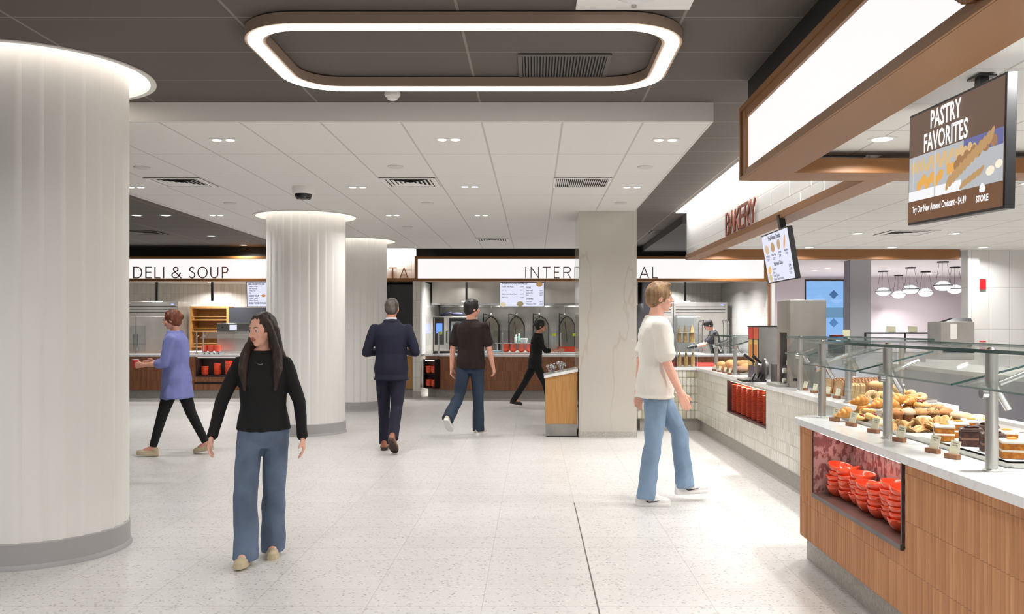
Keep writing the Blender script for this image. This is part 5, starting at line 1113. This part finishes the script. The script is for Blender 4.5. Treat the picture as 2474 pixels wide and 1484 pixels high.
texts('lettering', [('Fresh-Baked Breads:', 0, .165, .058, 'CENTER', .03, .85), ('Sourdough', -.30, .015, .03, 'CENTER', .02, .9), ('$5.99', -.30, -.02, .032, 'CENTER', .02, .9), ('Whole Wheat', -.10, .015, .03, 'CENTER', .02, .9), ('$5.99', -.10, -.02, .032, 'CENTER', .02, .9), ('Multigrain', .10, .025, .03, 'CENTER', .02, .9), ('$6.99', .10, -.01, .032, 'CENTER', .02, .9), ('Baguettes', .30, .03, .03, 'CENTER', .02, .9), ('$4.99', .30, -.005, .032, 'CENTER', .02, .9),
  ('Pastries & Cakes', 0, -.075, .05, 'CENTER', .03, .85), ('Croissants', -.22, -.115, .032, 'LEFT', .02, .9), ('Danish', -.22, -.147, .032, 'LEFT', .02, .9), ('Cookies (Dozen)', -.22, -.179, .032, 'LEFT', .02, .9), ('Specialty Cakes (Pre-order)', -.22, -.211, .032, 'LEFT', .02, .9), ('$3.49', .38, -.115, .034, 'RIGHT', .03, .9), ('$3.99', .38, -.147, .034, 'RIGHT', .03, .9), ('$12.99', .38, -.179, .034, 'RIGHT', .03, .9)], M_INK, s, -.004)
MB().box(.02, .08, .045, .1, -.1, .37).build('pole', M_BLACKP, s)
s = screen('international_screen', (-.255, 18.75, 2.165), (.06, 0, 0), .96, .53, 'menu screen listing International favorites, sides and drinks', M_SCRW)
epic('dish_picture', .37, .22, .07, .055, 0, (.35, .2, .08)); epic('dish_picture', -.41, -.21, .07, .05, 0, (.62, .55, .36)); epic('dish_picture', -.04, -.20, .075, .055, 0, (.28, .24, .12))
texts('lettering', [('INTERNATIONAL FAVORITES', -.43, .215, .052, 'LEFT', .03, .8), ('Chicken Tikka Masala', -.43, .155, .032, 'LEFT', .02, .9), ('Pad Thai', -.43, .085, .032, 'LEFT', .02, .9), ('Mediterranean Mezze Platter', -.43, .0, .032, 'LEFT', .02, .85), ('Beef Tacos', -.43, -.07, .032, 'LEFT', .02, .9),
  ('$10.99', .035, .155, .03, 'RIGHT', .02, .9), ('$10.99', .035, .085, .03, 'RIGHT', .02, .9), ('$14.99', .035, 0, .03, 'RIGHT', .02, .9), ('$12.99', .035, -.07, .03, 'RIGHT', .02, .9),
  ('SIDES', .09, .13, .05, 'LEFT', .03, .85), ('Naan Bread', .09, .075, .032, 'LEFT', .02, .9), ('Jasmine Rice', .09, .025, .032, 'LEFT', .02, .9), ('Chili', .09, -.02, .032, 'LEFT', .02, .9), ('$3.49', .44, .075, .03, 'RIGHT', .02, .9), ('$3.49', .44, .025, .03, 'RIGHT', .02, .9), ('$5.99', .44, -.02, .03, 'RIGHT', .02, .9),
  ('DRINKS', .09, -.11, .05, 'LEFT', .03, .85), ('Chai Latte', .09, -.16, .032, 'LEFT', .02, .9), ('Vietnamese Coffee', .09, -.21, .032, 'LEFT', .02, .85), ('$4.99', .44, -.16, .03, 'RIGHT', .02, .9), ('$5.25', .44, -.21, .03, 'RIGHT', .02, .9)], M_INK, s, -.004)
MB().box(-.03, .03, .045, .08, 0, .437).build('bracket', M_BLACKP, s)
s = screen('deli_screen', (-5.66, 18.75, 2.17), (.08, .0, .0), .96, .54, 'menu screen listing deli sandwiches and daily soup, partly behind the column', M_SCRW)
epic('sandwich_picture', .02, .20, .05, .028, 0, (.4, .2, .1)); epic('soup_picture', -.12, -.03, .045, .028, 0, (.5, .22, .05))
texts('lettering', [('DELI SANDWICHES', -.44, .20, .055, 'LEFT', .03, .72), ('Pastrami on Rye', -.43, .155, .036, 'LEFT', .02, .8), ('Roast Beef Sub', -.43, .11, .036, 'LEFT', .02, .8), ('Turkey Club', -.43, .065, .036, 'LEFT', .02, .8), ('BLT', -.43, .02, .036, 'LEFT', .02, .8), ('$14.50', .04, .155, .036, 'RIGHT', .02, .8), ('$14.95', .04, .11, .036, 'RIGHT', .02, .8), ('$13.95', .04, .065, .036, 'RIGHT', .02, .8), ('$11.99', .04, .02, .036, 'RIGHT', .02, .8),
  ('DAILY SOUP', -.43, -.05, .055, 'LEFT', .03, .72), ('Creamy Tomato', -.43, -.10, .036, 'LEFT', .02, .8), ('Chicken Noodle', -.43, -.145, .036, 'LEFT', .02, .8), ('$7.99', .04, -.10, .036, 'RIGHT', .02, .8), ('$6.75', .04, -.145, .036, 'RIGHT', .02, .8), ('BUILD YOUR OWN SALAD', -.43, -.205, .05, 'LEFT', .03, .72)], M_INK, s, -.004)
MB().box(-.3, -.26, .045, .08, 0, .432).box(.2, .24, .045, .08, 0, .432).build('bracket', M_BLACKP, s)
# ================= PEOPLE =================
def remeshed(mb, name, mat, voxel=.008, smooth=4, fold=0, ffreq=9, stretch=(1, 1, .45), seed=0):
    me = mb.mesh(name, mat); o = bpy.data.objects.new('tmp', me); COL.objects.link(o)
    r = o.modifiers.new('r', 'REMESH'); r.mode = 'VOXEL'; r.voxel_size = voxel; r.use_smooth_shade = True
    s = o.modifiers.new('s', 'SMOOTH'); s.factor = .5; s.iterations = smooth
    bpy.context.view_layer.update()
    m2 = bpy.data.meshes.new_from_object(o.evaluated_get(bpy.context.evaluated_depsgraph_get())); bpy.data.objects.remove(o); bpy.data.meshes.remove(me)
    m2.name = name; m2.materials.clear(); m2.materials.append(mat)
    if fold:
        off = Vector((seed*3.1, seed*1.7, 0)); nn = [v.normal.copy() for v in m2.vertices]
        for v, n in zip(m2.vertices, nn):
            q = Vector((v.co.x*stretch[0], v.co.y*stretch[1], v.co.z*stretch[2]))*ffreq+off
            a = noise.noise(q); b = noise.noise(q*2.3+Vector((5, 5, 5)))
            v.co += n*fold*((1-abs(a)*3)*.6+b*.5)
    for p in m2.polygons: p.use_smooth = True
    m2.update(); return m2
def limb(mb, pts, rad, n=14):
    for i in range(len(pts)-1):
        a, b = Vector(pts[i]), Vector(pts[i+1])
        mb.tube([a, a.lerp(b, .5), b], [rad[i], (rad[i]+rad[i+1])/2, rad[i+1]], n)
    for p, r in zip(pts, rad): mb.ball(p, r*1.0, seg=14, rings=10)
def skinmat(name, c):
    if name in MATS: return MATS[name]
    t = NT(name); f = t.noise(t.obj(), 14, 3); t.set(color=t.ramp(f, [(.3, c), (.7, [min(255, v*1.05) for v in c])]), rough=.5, sub=.0); MATS[name] = t.m; return t.m
def clothmat(name, c, var=.85, scale=4, rough=.85, weave=220):
    if name in MATS: return MATS[name]
    t = NT(name); v = t.obj(); f = t.noise(v, scale, 4); t.set(color=t.ramp(f, [(.3, [q*var for q in c]), (.7, c)]), rough=rough); t.bump(t.noise(v, weave, 2), .15, .002); MATS[name] = t.m; return t.m
def person(loc, rz, H, spec):
    """forward = local +Y, right = local +X. Angles in degrees."""
    s = H/1.75; R = math.radians; fem = spec.get('fem', 0)
    hipw = .088*s; shw = (.155 if fem else .188)*s
    lean = R(spec.get('lean', 2)); L = {}
    for side in 'RL':
        sw, kn, ab = spec['leg'+side][:3]; sg = 1 if side == 'R' else -1
        a = R(sw); b = R(ab); hip = Vector((sg*hipw, 0, 0))
        kn_p = hip+Vector((sg*math.sin(b), math.sin(a), -math.cos(a))).normalized()*.43*s
        a2 = a-R(kn); an = kn_p+Vector((sg*math.sin(b)*.6, math.sin(a2), -math.cos(a2))).normalized()*.41*s
        fa = R(spec['leg'+side][3] if len(spec['leg'+side]) > 3 else 0)   # foot pitch, toe down positive
        L[side] = [hip, kn_p, an, Vector((sg*.10, math.cos(fa), -math.sin(fa))).normalized()]
    low = min(L[q][2].z - (.085*s if True else 0) - max(0, -L[q][3].z)*.17*s for q in 'RL')
    pz = -low; P = Vector((0, 0, pz))
    for q in 'RL': L[q] = [L[q][0]+P, L[q][1]+P, L[q][2]+P, L[q][3]]
    u = Vector((0, math.sin(lean), math.cos(lean))); f = Vector((0, math.cos(lean), -math.sin(lean))); X = Vector((1, 0, 0))
    def sp(h, y=0, x=0): return P+u*(h-.92)*s+f*y*s+X*x*s
    A = {}
    for side in 'RL':
        sw, el, ab, tw = spec['arm'+side]; sg = 1 if side == 'R' else -1
        sh = sp(1.395)+X*sg*shw; a, b = R(sw), R(ab)
        d1 = Vector((sg*math.sin(b), math.sin(a)*math.cos(b), -math.cos(a)*math.cos(b))); e = sh+d1*.29*s
        a2 = a+R(el); t = R(tw); d2 = Vector((sg*math.sin(b*.6-t), math.sin(a2)*math.cos(t), -math.cos(a2)*math.cos(t))).normalized(); w = e+d2*.25*s
        A[side] = (sh, e, w, d1, d2)
    yaw, pitch = R(spec.get('yaw', 0)), R(spec.get('pitch', 0))
    HM = Matrix.Rotation(yaw, 3, 'Z') @ Matrix.Rotation(pitch, 3, 'X'); nk = sp(1.475); hc = sp(1.625, .01)+f*spec.get('headf', .015)*s+Vector((0, math.sin(-pitch)*.03, 0))
    hs = s*.97*(1.0 if not fem else .97)
    def hp(x, y, z): return hc+HM @ (Vector((x, y, z))*hs)
    root = empty('person', loc, rz, spec['label'], 'person')
    # ---- body (one continuous surface)
    b = MB()
    tor = [(.86, .15, .10), (.93, .165, .112), (1.0, .158, .108), (1.1, .135 if fem else .15, .098), (1.22, .14 if fem else .162, .108), (1.32, .150 if fem else .176, .112), (1.385, .146 if fem else .176, .098), (1.43, .118 if fem else .142, .082), (1.465, .078, .066), (1.50, .055, .055)]
    def torso(m, infl=0, lo=0, hi=9, flare=0, belly=0):
        rings = []
        for (h, rx, ry) in tor:
            if h < lo-.001 or h > hi+.001: continue
            k = flare*max(0, (1.1-h)/.3)
            rings.append([sp(h)+X*(rx*s+infl+k)*math.cos(2*PI*i/28)+f*((ry*s+infl+k+belly*max(0, 1-abs(h-1.08)/.2))*math.sin(2*PI*i/28)) for i in range(28)])
        m.loft(rings)
    torso(b)
    for q in 'RL':
        sh, e, w, d1, d2 = A[q]; sg = 1 if q == 'R' else -1; k = .84 if fem else 1
        limb(b, [sh, sh.lerp(e, .4), e, e.lerp(w, .35), w], [.048*s*k, .046*s*k, .036*s*k, .037*s*k, .026*s*k])
        hip, kn_, an, ft = L[q]; limb(b, [hip, kn_, kn_.lerp(an, .3), an], [.074*s, .05*s, .046*s, .034*s])
        limb(b, [an, an+Vector((0, 0, -.03*s))+ft*.08*s], [.036*s, .03*s])
        # hand
        d = d2.normalized(); fin = spec.get('curl', (18, 18))[0 if q == 'R' else 1]
        pn = (Vector((-sg, .0, 0))); pn = (pn-d*pn.dot(d)).normalized(); sd = d.cross(pn).normalized()
        if sd.y < 0 and abs(sd.y) > .2: sd = -sd
        if abs(d.y) > .6: sd = Vector((0, 0, 1)); sd = (sd-d*sd.dot(d)).normalized(); 
        hsz = .93*s if fem else s
        fl = (.070, .079, .074, .058)
        for j in range(4):
            o = (1.5-j)*.0195*hsz; kk = w+d*(.088-.004*abs(j-1))*hsz+sd*o
            limb(b, [w+sd*o*.65, w.lerp(kk, .5)+sd*o*.1, kk], [.0165*hsz, .016*hsz, .0115*hsz], 10)
            p = kk; ang = R(fin+j*4)
            dd = d
            for g in range(3):
                dd = (dd*math.cos(ang)+pn*math.sin(ang)).normalized(); ang = R(fin*.9); p2 = p+dd*fl[j]*hsz*(.45, .3, .25)[g]
                limb(b, [p, p2], [(.0093, .0086, .0078)[g]*hsz, (.0086, .0078, .0068)[g]*hsz], 8); p = p2
        tb = w+d*.025*hsz+sd*.026*hsz; t1 = tb+(d*.6+sd*.55+pn*.35).normalized()*.038*hsz; t2 = t1+(d*.9+sd*.15+pn*.4).normalized()*.030*hsz
        limb(b, [tb, t1, t2], [.015*hsz, .0115*hsz, .0088*hsz], 8)
    limb(b, [nk-u*.03*s, hp(0, -.02, -.05)], [.06*s*(.82 if fem else 1), .052*s*(.85 if fem else 1)])
    b.ball(hp(0, -.004, .018), .076*hs, .096*hs, .104*hs, 24, 16, HM); b.ball(hp(0, .026, -.052), .057*hs, .062*hs, .062*hs, 20, 14, HM)
    b.ball(hp(0, .062, -.095), .024*hs, .02*hs, .018*hs, 12, 8, HM); b.ball(hp(0, .08, .035), .05*hs, .014*hs, .014*hs, 12, 8, HM)
    for sx in (-1, 1):
        b.ball(hp(sx*.077, -.008, -.006), .010*hs, .021*hs, .033*hs, 12, 8, HM); b.ball(hp(sx*.042, .062, -.028), .024*hs, .02*hs, .022*hs, 12, 8, HM)
    limb(b, [hp(0, .092, .018), hp(0, .106, -.012), hp(0, .112, -.026)], [.008*hs, .010*hs, .0125*hs], 10)
    for sx in (-1, 1): b.ball(hp(sx*.012, .100, -.028), .009*hs, .010*hs, .008*hs, 8, 6)
    b.ball(hp(0, .088, -.058), .026*hs, .012*hs, .012*hs, 12, 8, HM)
    inst(remeshed(b, 'body', spec['skin'], .0062, 3), 'body', root)
    # ---- face pieces
    for sx in (-1, 1):
        MB().ball(hp(sx*.031, .0795, .006), .0135*hs, .010*hs, .0085*hs, 14, 10, HM).build('eye', M('eye_white', (225, 220, 214), .2), root, 180)
        MB().ball(hp(sx*.031, .0872, .006), .0058*hs, .0035*hs, .0062*hs, 12, 8, HM).build('iris', M('iris_dark', (50, 36, 28), .2), root, 180)
        m = MB(); m.tube([hp(sx*.014, .093, .028), hp(sx*.031, .092, .034), hp(sx*.050, .080, .028)], [.002*hs, .003*hs, .0015*hs], 6); m.build('eyebrow', spec['hair'], root, 180)
    m = MB(); m.tube([hp(-.024, .090, -.057), hp(-.010, .099, -.053), hp(.010, .099, -.053), hp(.024, .090, -.057)], [.002, .005, .005, .002], 8).tube([hp(-.020, .092, -.061), hp(0, .100, -.065), hp(.020, .092, -.061)], [.002, .006, .002], 8); m.build('lips', M('lips_'+spec['skin'].name, (176, 96, 84), .45), root, 180)
    # ---- hair
    h = MB(); st = spec.get('hairstyle', 'short'); q = .006 if st == 'crop' else .012
    h.ball(hp(0, -.026 if st == 'long' else -.014, .032), (.078+q)*hs, (.092+q)*hs, (.094+q)*hs, 26, 18, HM)
    h.ball(hp(0, -.045, -.008), (.070+q)*hs, (.058+q)*hs, (.075+q*.5)*hs, 20, 14, HM)
    if st in ('short', 'quiff'): h.ball(hp(0, .035, .095), .06*hs, .052*hs, .03*hs, 16, 10, HM)
    if st == 'quiff': h.ball(hp(0, .06, .104), .052*hs, .034*hs, .026*hs, 14, 10, HM)
    if st == 'long':
        for sx in (-1, 1):
            limb(h, [hp(sx*.03, .022, .100), hp(sx*.074, .010, .055), hp(sx*.086, -.012, -.03), sp(1.46, .05, sx*.105), sp(1.36, .10, sx*.115), sp(1.22, .12, sx*.10)], [.022*s, .022*s, .026*s, .036*s, .034*s, .012*s])
            limb(h, [hp(sx*.05, -.05, .0), sp(1.48, -.04, sx*.08), sp(1.34, -.06, sx*.13), sp(1.24, -.05, sx*.14)], [.05*s, .055*s, .05*s, .02*s])
        limb(h, [hp(0, -.07, 0), sp(1.44, -.07), sp(1.25, -.10)], [.06*s, .07*s, .05*s])
    if st == 'bun':
        h.ball(hp(0, -.105, .03), .042*hs, .04*hs, .042*hs, 14, 10, HM); h.ball(hp(0, .03, .09), .06*hs, .05*hs, .03*hs, 14, 10, HM)
        for sx in (-1, 1): limb(h, [hp(sx*.065, .02, .06), hp(sx*.078, -.02, .0)], [.022*s, .016*s])
    inst(remeshed(h, 'hair', spec['hair'], .007, 2, .004, 40, (1, 1, .25)), 'hair', root)
    # ---- top
    t = MB(); top = spec['top']; inf = top.get('inf', .014); hem = top.get('hem', .84)
    sv = tor[:]; tor[:] = ([(hem, .162, .112)] if hem < .86 else [])+[r for r in tor if r[0] >= hem and r[0] < 1.48]+([(1.485, .066, .062)] if not top.get('collar') else [(1.50, .062, .06)])
    torso(t, inf, 0, 9, top.get('flare', .0), top.get('belly', 0)); tor[:] = sv
    for q in 'RL':
        sh, e, w, d1, d2 = A[q]; k = (.84 if fem else 1)*top.get('slim', 1); ln = top.get('sleeve', 'long')
        if ln == 'short':
            ee = sh.lerp(e, .72); limb(t, [sh, ee], [.060*s*k, .064*s*k])
            t.tube([sh.lerp(ee, .5), ee+d1*.02], [.061*s*k, .070*s*k], 18)
        elif ln == 'elbow': limb(t, [sh, e, e.lerp(w, .25)], [.060*s*k, .054*s*k, .054*s*k])
        else: limb(t, [sh, sh.lerp(e, .3), e, w-d2*.01], [.057*s*k, .058*s*k, .050*s*k, .038*s*k]); t.tube([w-d2*.05, w], [.04*s*k, .041*s*k], 16)
    if fem:
        for sx in (-1, 1): t.ball(sp(1.27, .085, sx*.068), .058*s, .042*s, .055*s, 14, 10)
    inst(remeshed(t, top['name'], top['mat'], .0085, 4, top.get('fold', .007), top.get('ff', 8), (1, 1, .5), 1+len(spec['label'])), top['name'], root)
    # ---- trousers
    t = MB(); tr = spec['pants']; kk = tr.get('k', 1)
    rings = []
    for (h_, rx, ry) in ((.80, .14, .09), (.86, .158, .108), (.93, .17, .118), (1.0, .163, .113), (1.04, .152, .106)):
        rings.append([sp(h_)+X*(rx*s)*math.cos(2*PI*i/28)+f*((ry*s)*math.sin(2*PI*i/28)) for i in range(28)])
    t.loft(rings)
    for q in 'RL':
        hip, kn_, an, ft = L[q]; wd = tr.get('hem', .06); hm = an.lerp(kn_, tr.get('up', 0))+(an-kn_).normalized()*tr.get('down', .03)*s
        limb(t, [hip, hip.lerp(kn_, .5), kn_], [(.090 if fem else .096)*s*kk, .086*s*kk, .066*s*max(kk, wd/.066*.9)])
        kr = .066*s*max(kk, wd/.066*.9); t.tube([kn_, kn_.lerp(hm, .5), hm], [kr, (kr+wd*s)/2, wd*s], 20)
    inst(remeshed(t, 'trousers', tr['mat'], .0085, 3, tr.get('fold', .006), 8, (1, 1, .6), 4+len(spec['label'])), 'trousers', root)
    if tr.get('waistband'):
        t = MB(); t.loft([[sp(h_)+X*(.158*s)*math.cos(2*PI*i/28)+f*(.112*s*math.sin(2*PI*i/28)) for i in range(28)] for h_ in (1.0, 1.035)]); t.build('waistband', tr['mat'], root, 60)
    # ---- shoes
    for q in 'RL':
        hip, kn_, an, ft = L[q]; sg = 1 if q == 'R' else -1
        F = ft; Rt = F.cross(Vector((0, 0, 1))).normalized(); U = Rt.cross(F).normalized()
        O = an-U*.085*s; k = s*(.93 if fem else 1.03); M4 = Matrix((Rt, F, U)).transposed()
        def W(x, y, z): return O+(M4 @ Vector((x, y, z)))*k
        def outline(sc, z, y0=0): return [W(p[0]*sc, p[1]*(.98+.02*sc)+y0, z) for p in ((-.030, -.065), (-.018, -.078), (.018, -.078), (.030, -.065), (.033, -.02), (.036, .04), (.044, .095), (.042, .14), (.028, .175), (0, .188), (-.028, .178), (-.042, .14), (-.046, .09), (-.038, .04), (-.034, -.02))]
        so = MB(); so.loft([outline(1.02, 0), outline(1.08, .006), outline(1.08, .026), outline(1.0, .03)]); sole = so.mesh('sole', spec['shoe'].get('sole', spec['shoe']['mat']), 40)
        up = MB(); up.loft([outline(1., .02), outline(1.0, .04), outline(.9, .055)]); up.ball(W(0, .11, .045), .038*k, .07*k, .028*k, 16, 10, M4); up.ball(W(0, -.03, .07), .036*k, .046*k, .05*k, 14, 10, M4)
        limb(up, [W(0, .09, .055), W(0, .02, .085)], [.030*k, .036*k])
        shoe = inst(remeshed(up, 'shoe', spec['shoe']['mat'], .006, 3), 'shoe', root); inst(sole, 'sole', shoe)
        if spec['shoe'].get('laces'):
            m = MB()
            for j in range(4): m.tube([W(-.022, .045+.018*j, .092-.011*j), W(0, .048+.018*j, .104-.012*j), W(.022, .045+.018*j, .092-.011*j)], .0028, 5)
            m.build('laces', spec['shoe']['laces'], shoe)
        if spec['shoe'].get('mark'):
            for sx in (-1, 1):
                P2 = [(.0, .026), (.02, .018), (.06, .024), (.10, .036), (.06, .030), (.02, .026), (.005, .032)]
                MB().loft([[W(sx*(.034+.10*max(0, p[0])+d_), p[0], p[1]+.012) for p in P2] for d_ in (-.008, .004)]).build('side_mark', M_BLACKP, shoe)
    return root, dict(A=A, L=L, sp=sp, hp=hp, s=s, hs=hs, HM=HM, nk=nk)
SK1 = skinmat('skin_fair', (232, 178, 156)); SK2 = skinmat('skin_tan', (204, 146, 118)); SK3 = skinmat('skin_rosy', (222, 162, 140))
def hairm(n, a, b): return nmat(n, a, b, 30, (1, 1, .15), .55, .3, 4)
HB = hairm('hair_dark_brown', (24, 14, 10), (58, 34, 22)); HG = hairm('hair_greying', (44, 38, 34), (104, 96, 90)); HK = hairm('hair_black', (16, 12, 11), (36, 28, 25)); HR = hairm('hair_auburn', (84, 40, 22), (134, 72, 42)); HD = hairm('hair_sandy', (112, 84, 56), (170, 136, 98))
J1 = clothmat('blue_denim', (108, 126, 152), .74); J2 = clothmat('dark_denim', (40, 56, 78), .75); J3 = clothmat('light_denim', (134, 160, 188), .82)
BLK = clothmat('black_knit', (15, 15, 17), .7); NAVY = clothmat('navy_suit_wool', (19, 21, 46), .85); BRN = clothmat('dark_brown_tee', (36, 19, 16), .8); SKY = clothmat('periwinkle_shirt', (134, 142, 206), .88); WHT = clothmat('off_white_tee', (240, 236, 228), .96); BLKP = clothmat('black_trouser', (14, 14, 16), .7)
BEI = M('beige_shoe', (196, 180, 150), .6); WSH = M('white_shoe', (232, 230, 228), .45); BRL = M('tan_leather_shoe', (150, 92, 62), .4); BSH = M('black_shoe', (16, 15, 16), .5); GRS = M('light_grey_shoe', (190, 186, 172), .6); LACE = M('pale_lace', (226, 216, 196), .7)
# woman in black sweater, walking toward the viewer
r, i_ = person((-1.71, 5.55, 0), PI+.12, 1.575, dict(label='person with long dark hair in black sweater and wide blue jeans walking toward the viewer', fem=1, skin=SK1, hair=HB, hairstyle='long', yaw=-35, pitch=-6, lean=3, legL=(-8, 4, -4, 0), legR=(17, 18, 1, -4), armR=(6, 12, 24, 4), armL=(-4, 12, 18, 4), curl=(20, 20),
  top=dict(name='sweater', mat=BLK, hem=.93, inf=.017, slim=1.02, fold=.006), pants=dict(mat=J1, k=.98, hem=.086, down=.05, waistband=1, fold=.008), shoe=dict(mat=BEI, laces=LACE)))
m = MB(); m.tube([i_['sp'](1.475, .062, -.055), i_['sp'](1.40, .115, -.02), i_['sp'](1.395, .118, 0), i_['sp'](1.41, .115, .03), i_['sp'](1.475, .062, .055)], .0016, 5); m.build('necklace', M_CHROME, r)
# woman in blue shirt
r, i_ = person((-4.11, 10.1, 0), PI/2+.05, 1.70, dict(label='person with glasses in loose periwinkle shirt and black leggings walking left', fem=1, skin=SK3, hair=HR, hairstyle='bun', lean=2, pitch=-4, legL=(18, 2, 1, -4), legR=(-18, 8, 1, 12), armL=(14, 72, 6, 8), armR=(10, 80, 6, 8), curl=(35, 35),
  top=dict(name='shirt', mat=SKY, hem=.70, inf=.030, flare=.03, slim=1.1, sleeve='elbow', collar=1, fold=.014, ff=6), pants=dict(mat=BLKP, k=.93, hem=.043, down=-.02, fold=.001), shoe=dict(mat=BEI)))
hp_ = i_['hp']; m = MB()
for sx in (-1, 1):
    m.tube([hp_(sx*.032+.022*math.cos(a), .100, .006+.017*math.sin(a)) for a in [2*PI*k/14 for k in range(14)]], .0016, 5, closed=True); m.tube([hp_(sx*.054, .098, .010), hp_(sx*.080, .0, .010)], .0016, 5)
m.build('glasses', M('amber_frame', (150, 90, 60), .3), r)
wL = i_['A']['L'][2]+i_['A']['L'][4]*.09
cup = empty('drink_cup', (0, 0, 0), 0, 'small red cup held by the person in the periwinkle shirt', 'cup'); W4 = r.matrix_basis @ Matrix.Translation(wL+Vector((.025, .0, -.03)))
cup.location = W4.translation; MB().lathe([(.028, 0), (.036, .09)], 20, cap=True).build('body', M('cup_red', (214, 60, 70), .4), cup, 40); MB().cyl((0, 0, .09), .038, .01).build('lid', M('cup_lid', (240, 238, 236), .4), cup, 40)
# man in navy suit
r, i_ = person((-1.70, 10.45, 0), .03, 1.81, dict(label='person with short grey hair in navy suit walking away, seen from behind', skin=SK2, hair=HG, hairstyle='crop', lean=2, pitch=-8, legL=(6, 3, 0, 0), legR=(-10, 30, -2, 40), armL=(-6, 96, 19, 34), armR=(-6, 96, 19, 34), curl=(30, 30),
  top=dict(name='suit_jacket', mat=NAVY, hem=.80, inf=.026, flare=.016, slim=1.06, collar=1, fold=.006, ff=6), pants=dict(mat=NAVY, k=1.0, hem=.058, down=.02, fold=.005), shoe=dict(mat=BRL, sole=M('dark_sole', (60, 38, 30), .6))))
sp_ = i_['sp']; MB().lathe([(.066, -.02), (.064, .03), (.060, .035)], 28, sp_(1.49)).build('shirt_collar', M('pale_shirt', (214, 214, 226), .7), r, 60)
MB().lathe([(.09, -.03), (.078, .012), (.070, .02), (.068, -.01)], 28, sp_(1.475)).build('jacket_collar', NAVY, r, 60)
# man in brown t-shirt
r, i_ = person((-.86, 11.95, 0), -.32, 1.85, dict(label='person in dark brown t-shirt and dark jeans walking away toward the International counter', skin=SK3, hair=HK, hairstyle='short', lean=1, yaw=-38, legR=(4, 2, 0, 0), legL=(-18, 34, 2, 38), armL=(-8, 10, 10, 2), armR=(6, 16, 10, 2), curl=(26, 26),
  top=dict(name='t_shirt', mat=BRN, hem=.855, inf=.022, flare=.02, sleeve='short', fold=.007), pants=dict(mat=J2, k=1.0, hem=.075, down=.03, fold=.008), shoe=dict(mat=GRS, sole=WSH)))
# person in black
r, i_ = person((.02, 16.1, 0), -PI/2, 1.66, dict(label='person dressed all in black hurrying right past the International counter', fem=1, skin=SK2, hair=HK, hairstyle='bun', lean=7, legL=(-26, 6, 1, 10), legR=(26, 14, 1, -4), armL=(30, 62, 6, 6), armR=(30, 62, 6, 6), curl=(34, 34),
  top=dict(name='shirt', mat=BLK, hem=.82, inf=.018, flare=.01, sleeve='elbow'), pants=dict(mat=BLKP, k=.96, hem=.055, down=.02), shoe=dict(mat=BSH)))
rt = empty('red_serving_tray', (.60, 16.12, 1.02), 0, 'red serving bin carried by the person dressed in black', 'tray')
MB().box(-.16, .16, -.13, .13, 0, .01).box(-.17, .17, -.14, -.13, 0, .09).box(-.17, .17, .13, .14, 0, .09).box(-.17, -.16, -.14, .14, 0, .09).box(.16, .17, -.14, .14, 0, .09).build('bin', M_RED, rt)
# man in white tee
r, i_ = person((1.01, 7.33, 0), -PI/2+.04, 1.85, dict(label='person with sandy quiff in off-white t-shirt, light jeans and white sneakers walking right', skin=SK1, hair=HD, hairstyle='quiff', lean=1, legR=(-4, 4, 0, 0), legL=(30, 24, 1, -2), armR=(10, 14, 6, 2), armL=(-16, 12, 8, 2), curl=(24, 24),
  top=dict(name='t_shirt', mat=WHT, hem=.84, inf=.026, flare=.024, sleeve='short', slim=1.12, fold=.009, ff=6), pants=dict(mat=J3, k=1.0, hem=.074, down=.03, fold=.008), shoe=dict(mat=WSH, laces=WSH, mark=1)))
# bakery worker
r, i_ = person((4.08, 19.45, 0), PI/2-.1, 1.66, dict(label='bakery worker in black cap and apron leaning over the prep table', skin=SK1, hair=HK, hairstyle='short', lean=13, pitch=-24, headf=.04, legL=(6, 4, 2, 0), legR=(-4, 4, 2, 0), armL=(38, 38, 4, 10), armR=(38, 38, 4, 10), curl=(22, 22),
  top=dict(name='shirt', mat=clothmat('charcoal_tee', (44, 44, 50), .8), hem=.84, inf=.016, sleeve='short'), pants=dict(mat=BLKP, hem=.06), shoe=dict(mat=BSH)))
hp_ = i_['hp']; c = MB(); c.ball(hp_(0, -.008, .05), .09, .108, .085, 20, 12, i_['HM']); c.loft([[hp_(-.07, .07, .07), hp_(.07, .07, .07), hp_(.05, .18, .05), hp_(-.05, .18, .05)], [hp_(-.07, .07, .078), hp_(.07, .07, .078), hp_(.05, .18, .058), hp_(-.05, .18, .058)]])
c.build('cap', M('black_cap', (24, 20, 22), .7), r, 60); MB().ball(hp_(0, .1, .085), .018, .006, .018, 12, 8).build('cap_emblem', M('orange_emblem', (206, 70, 40), .5), r, 60)
a_ = MB(); sp_ = i_['sp']
a_.loft([[sp_(h, .145-.01*(h > 1.2)), sp_(h, .11, .14 if h < 1.15 else .09), sp_(h, .12, .14 if h < 1.15 else .09), sp_(h, .155), sp_(h, .12, -.14 if h < 1.15 else -.09), sp_(h, .11, -.14 if h < 1.15 else -.09)] for h in (.55, .9, 1.12, 1.35)])
a_.build('apron', clothmat('olive_apron', (50, 54, 48), .85), r, 60)
for q in 'LR':
    w_, d_ = i_['A'][q][2], i_['A'][q][4]; g = MB(); limb(g, [w_-d_*.02, w_+d_*.09], [.034, .044]); limb(g, [w_+d_*.09, w_+d_*.15], [.04, .03]); g.build('glove', M_BLACKP, r, 60)
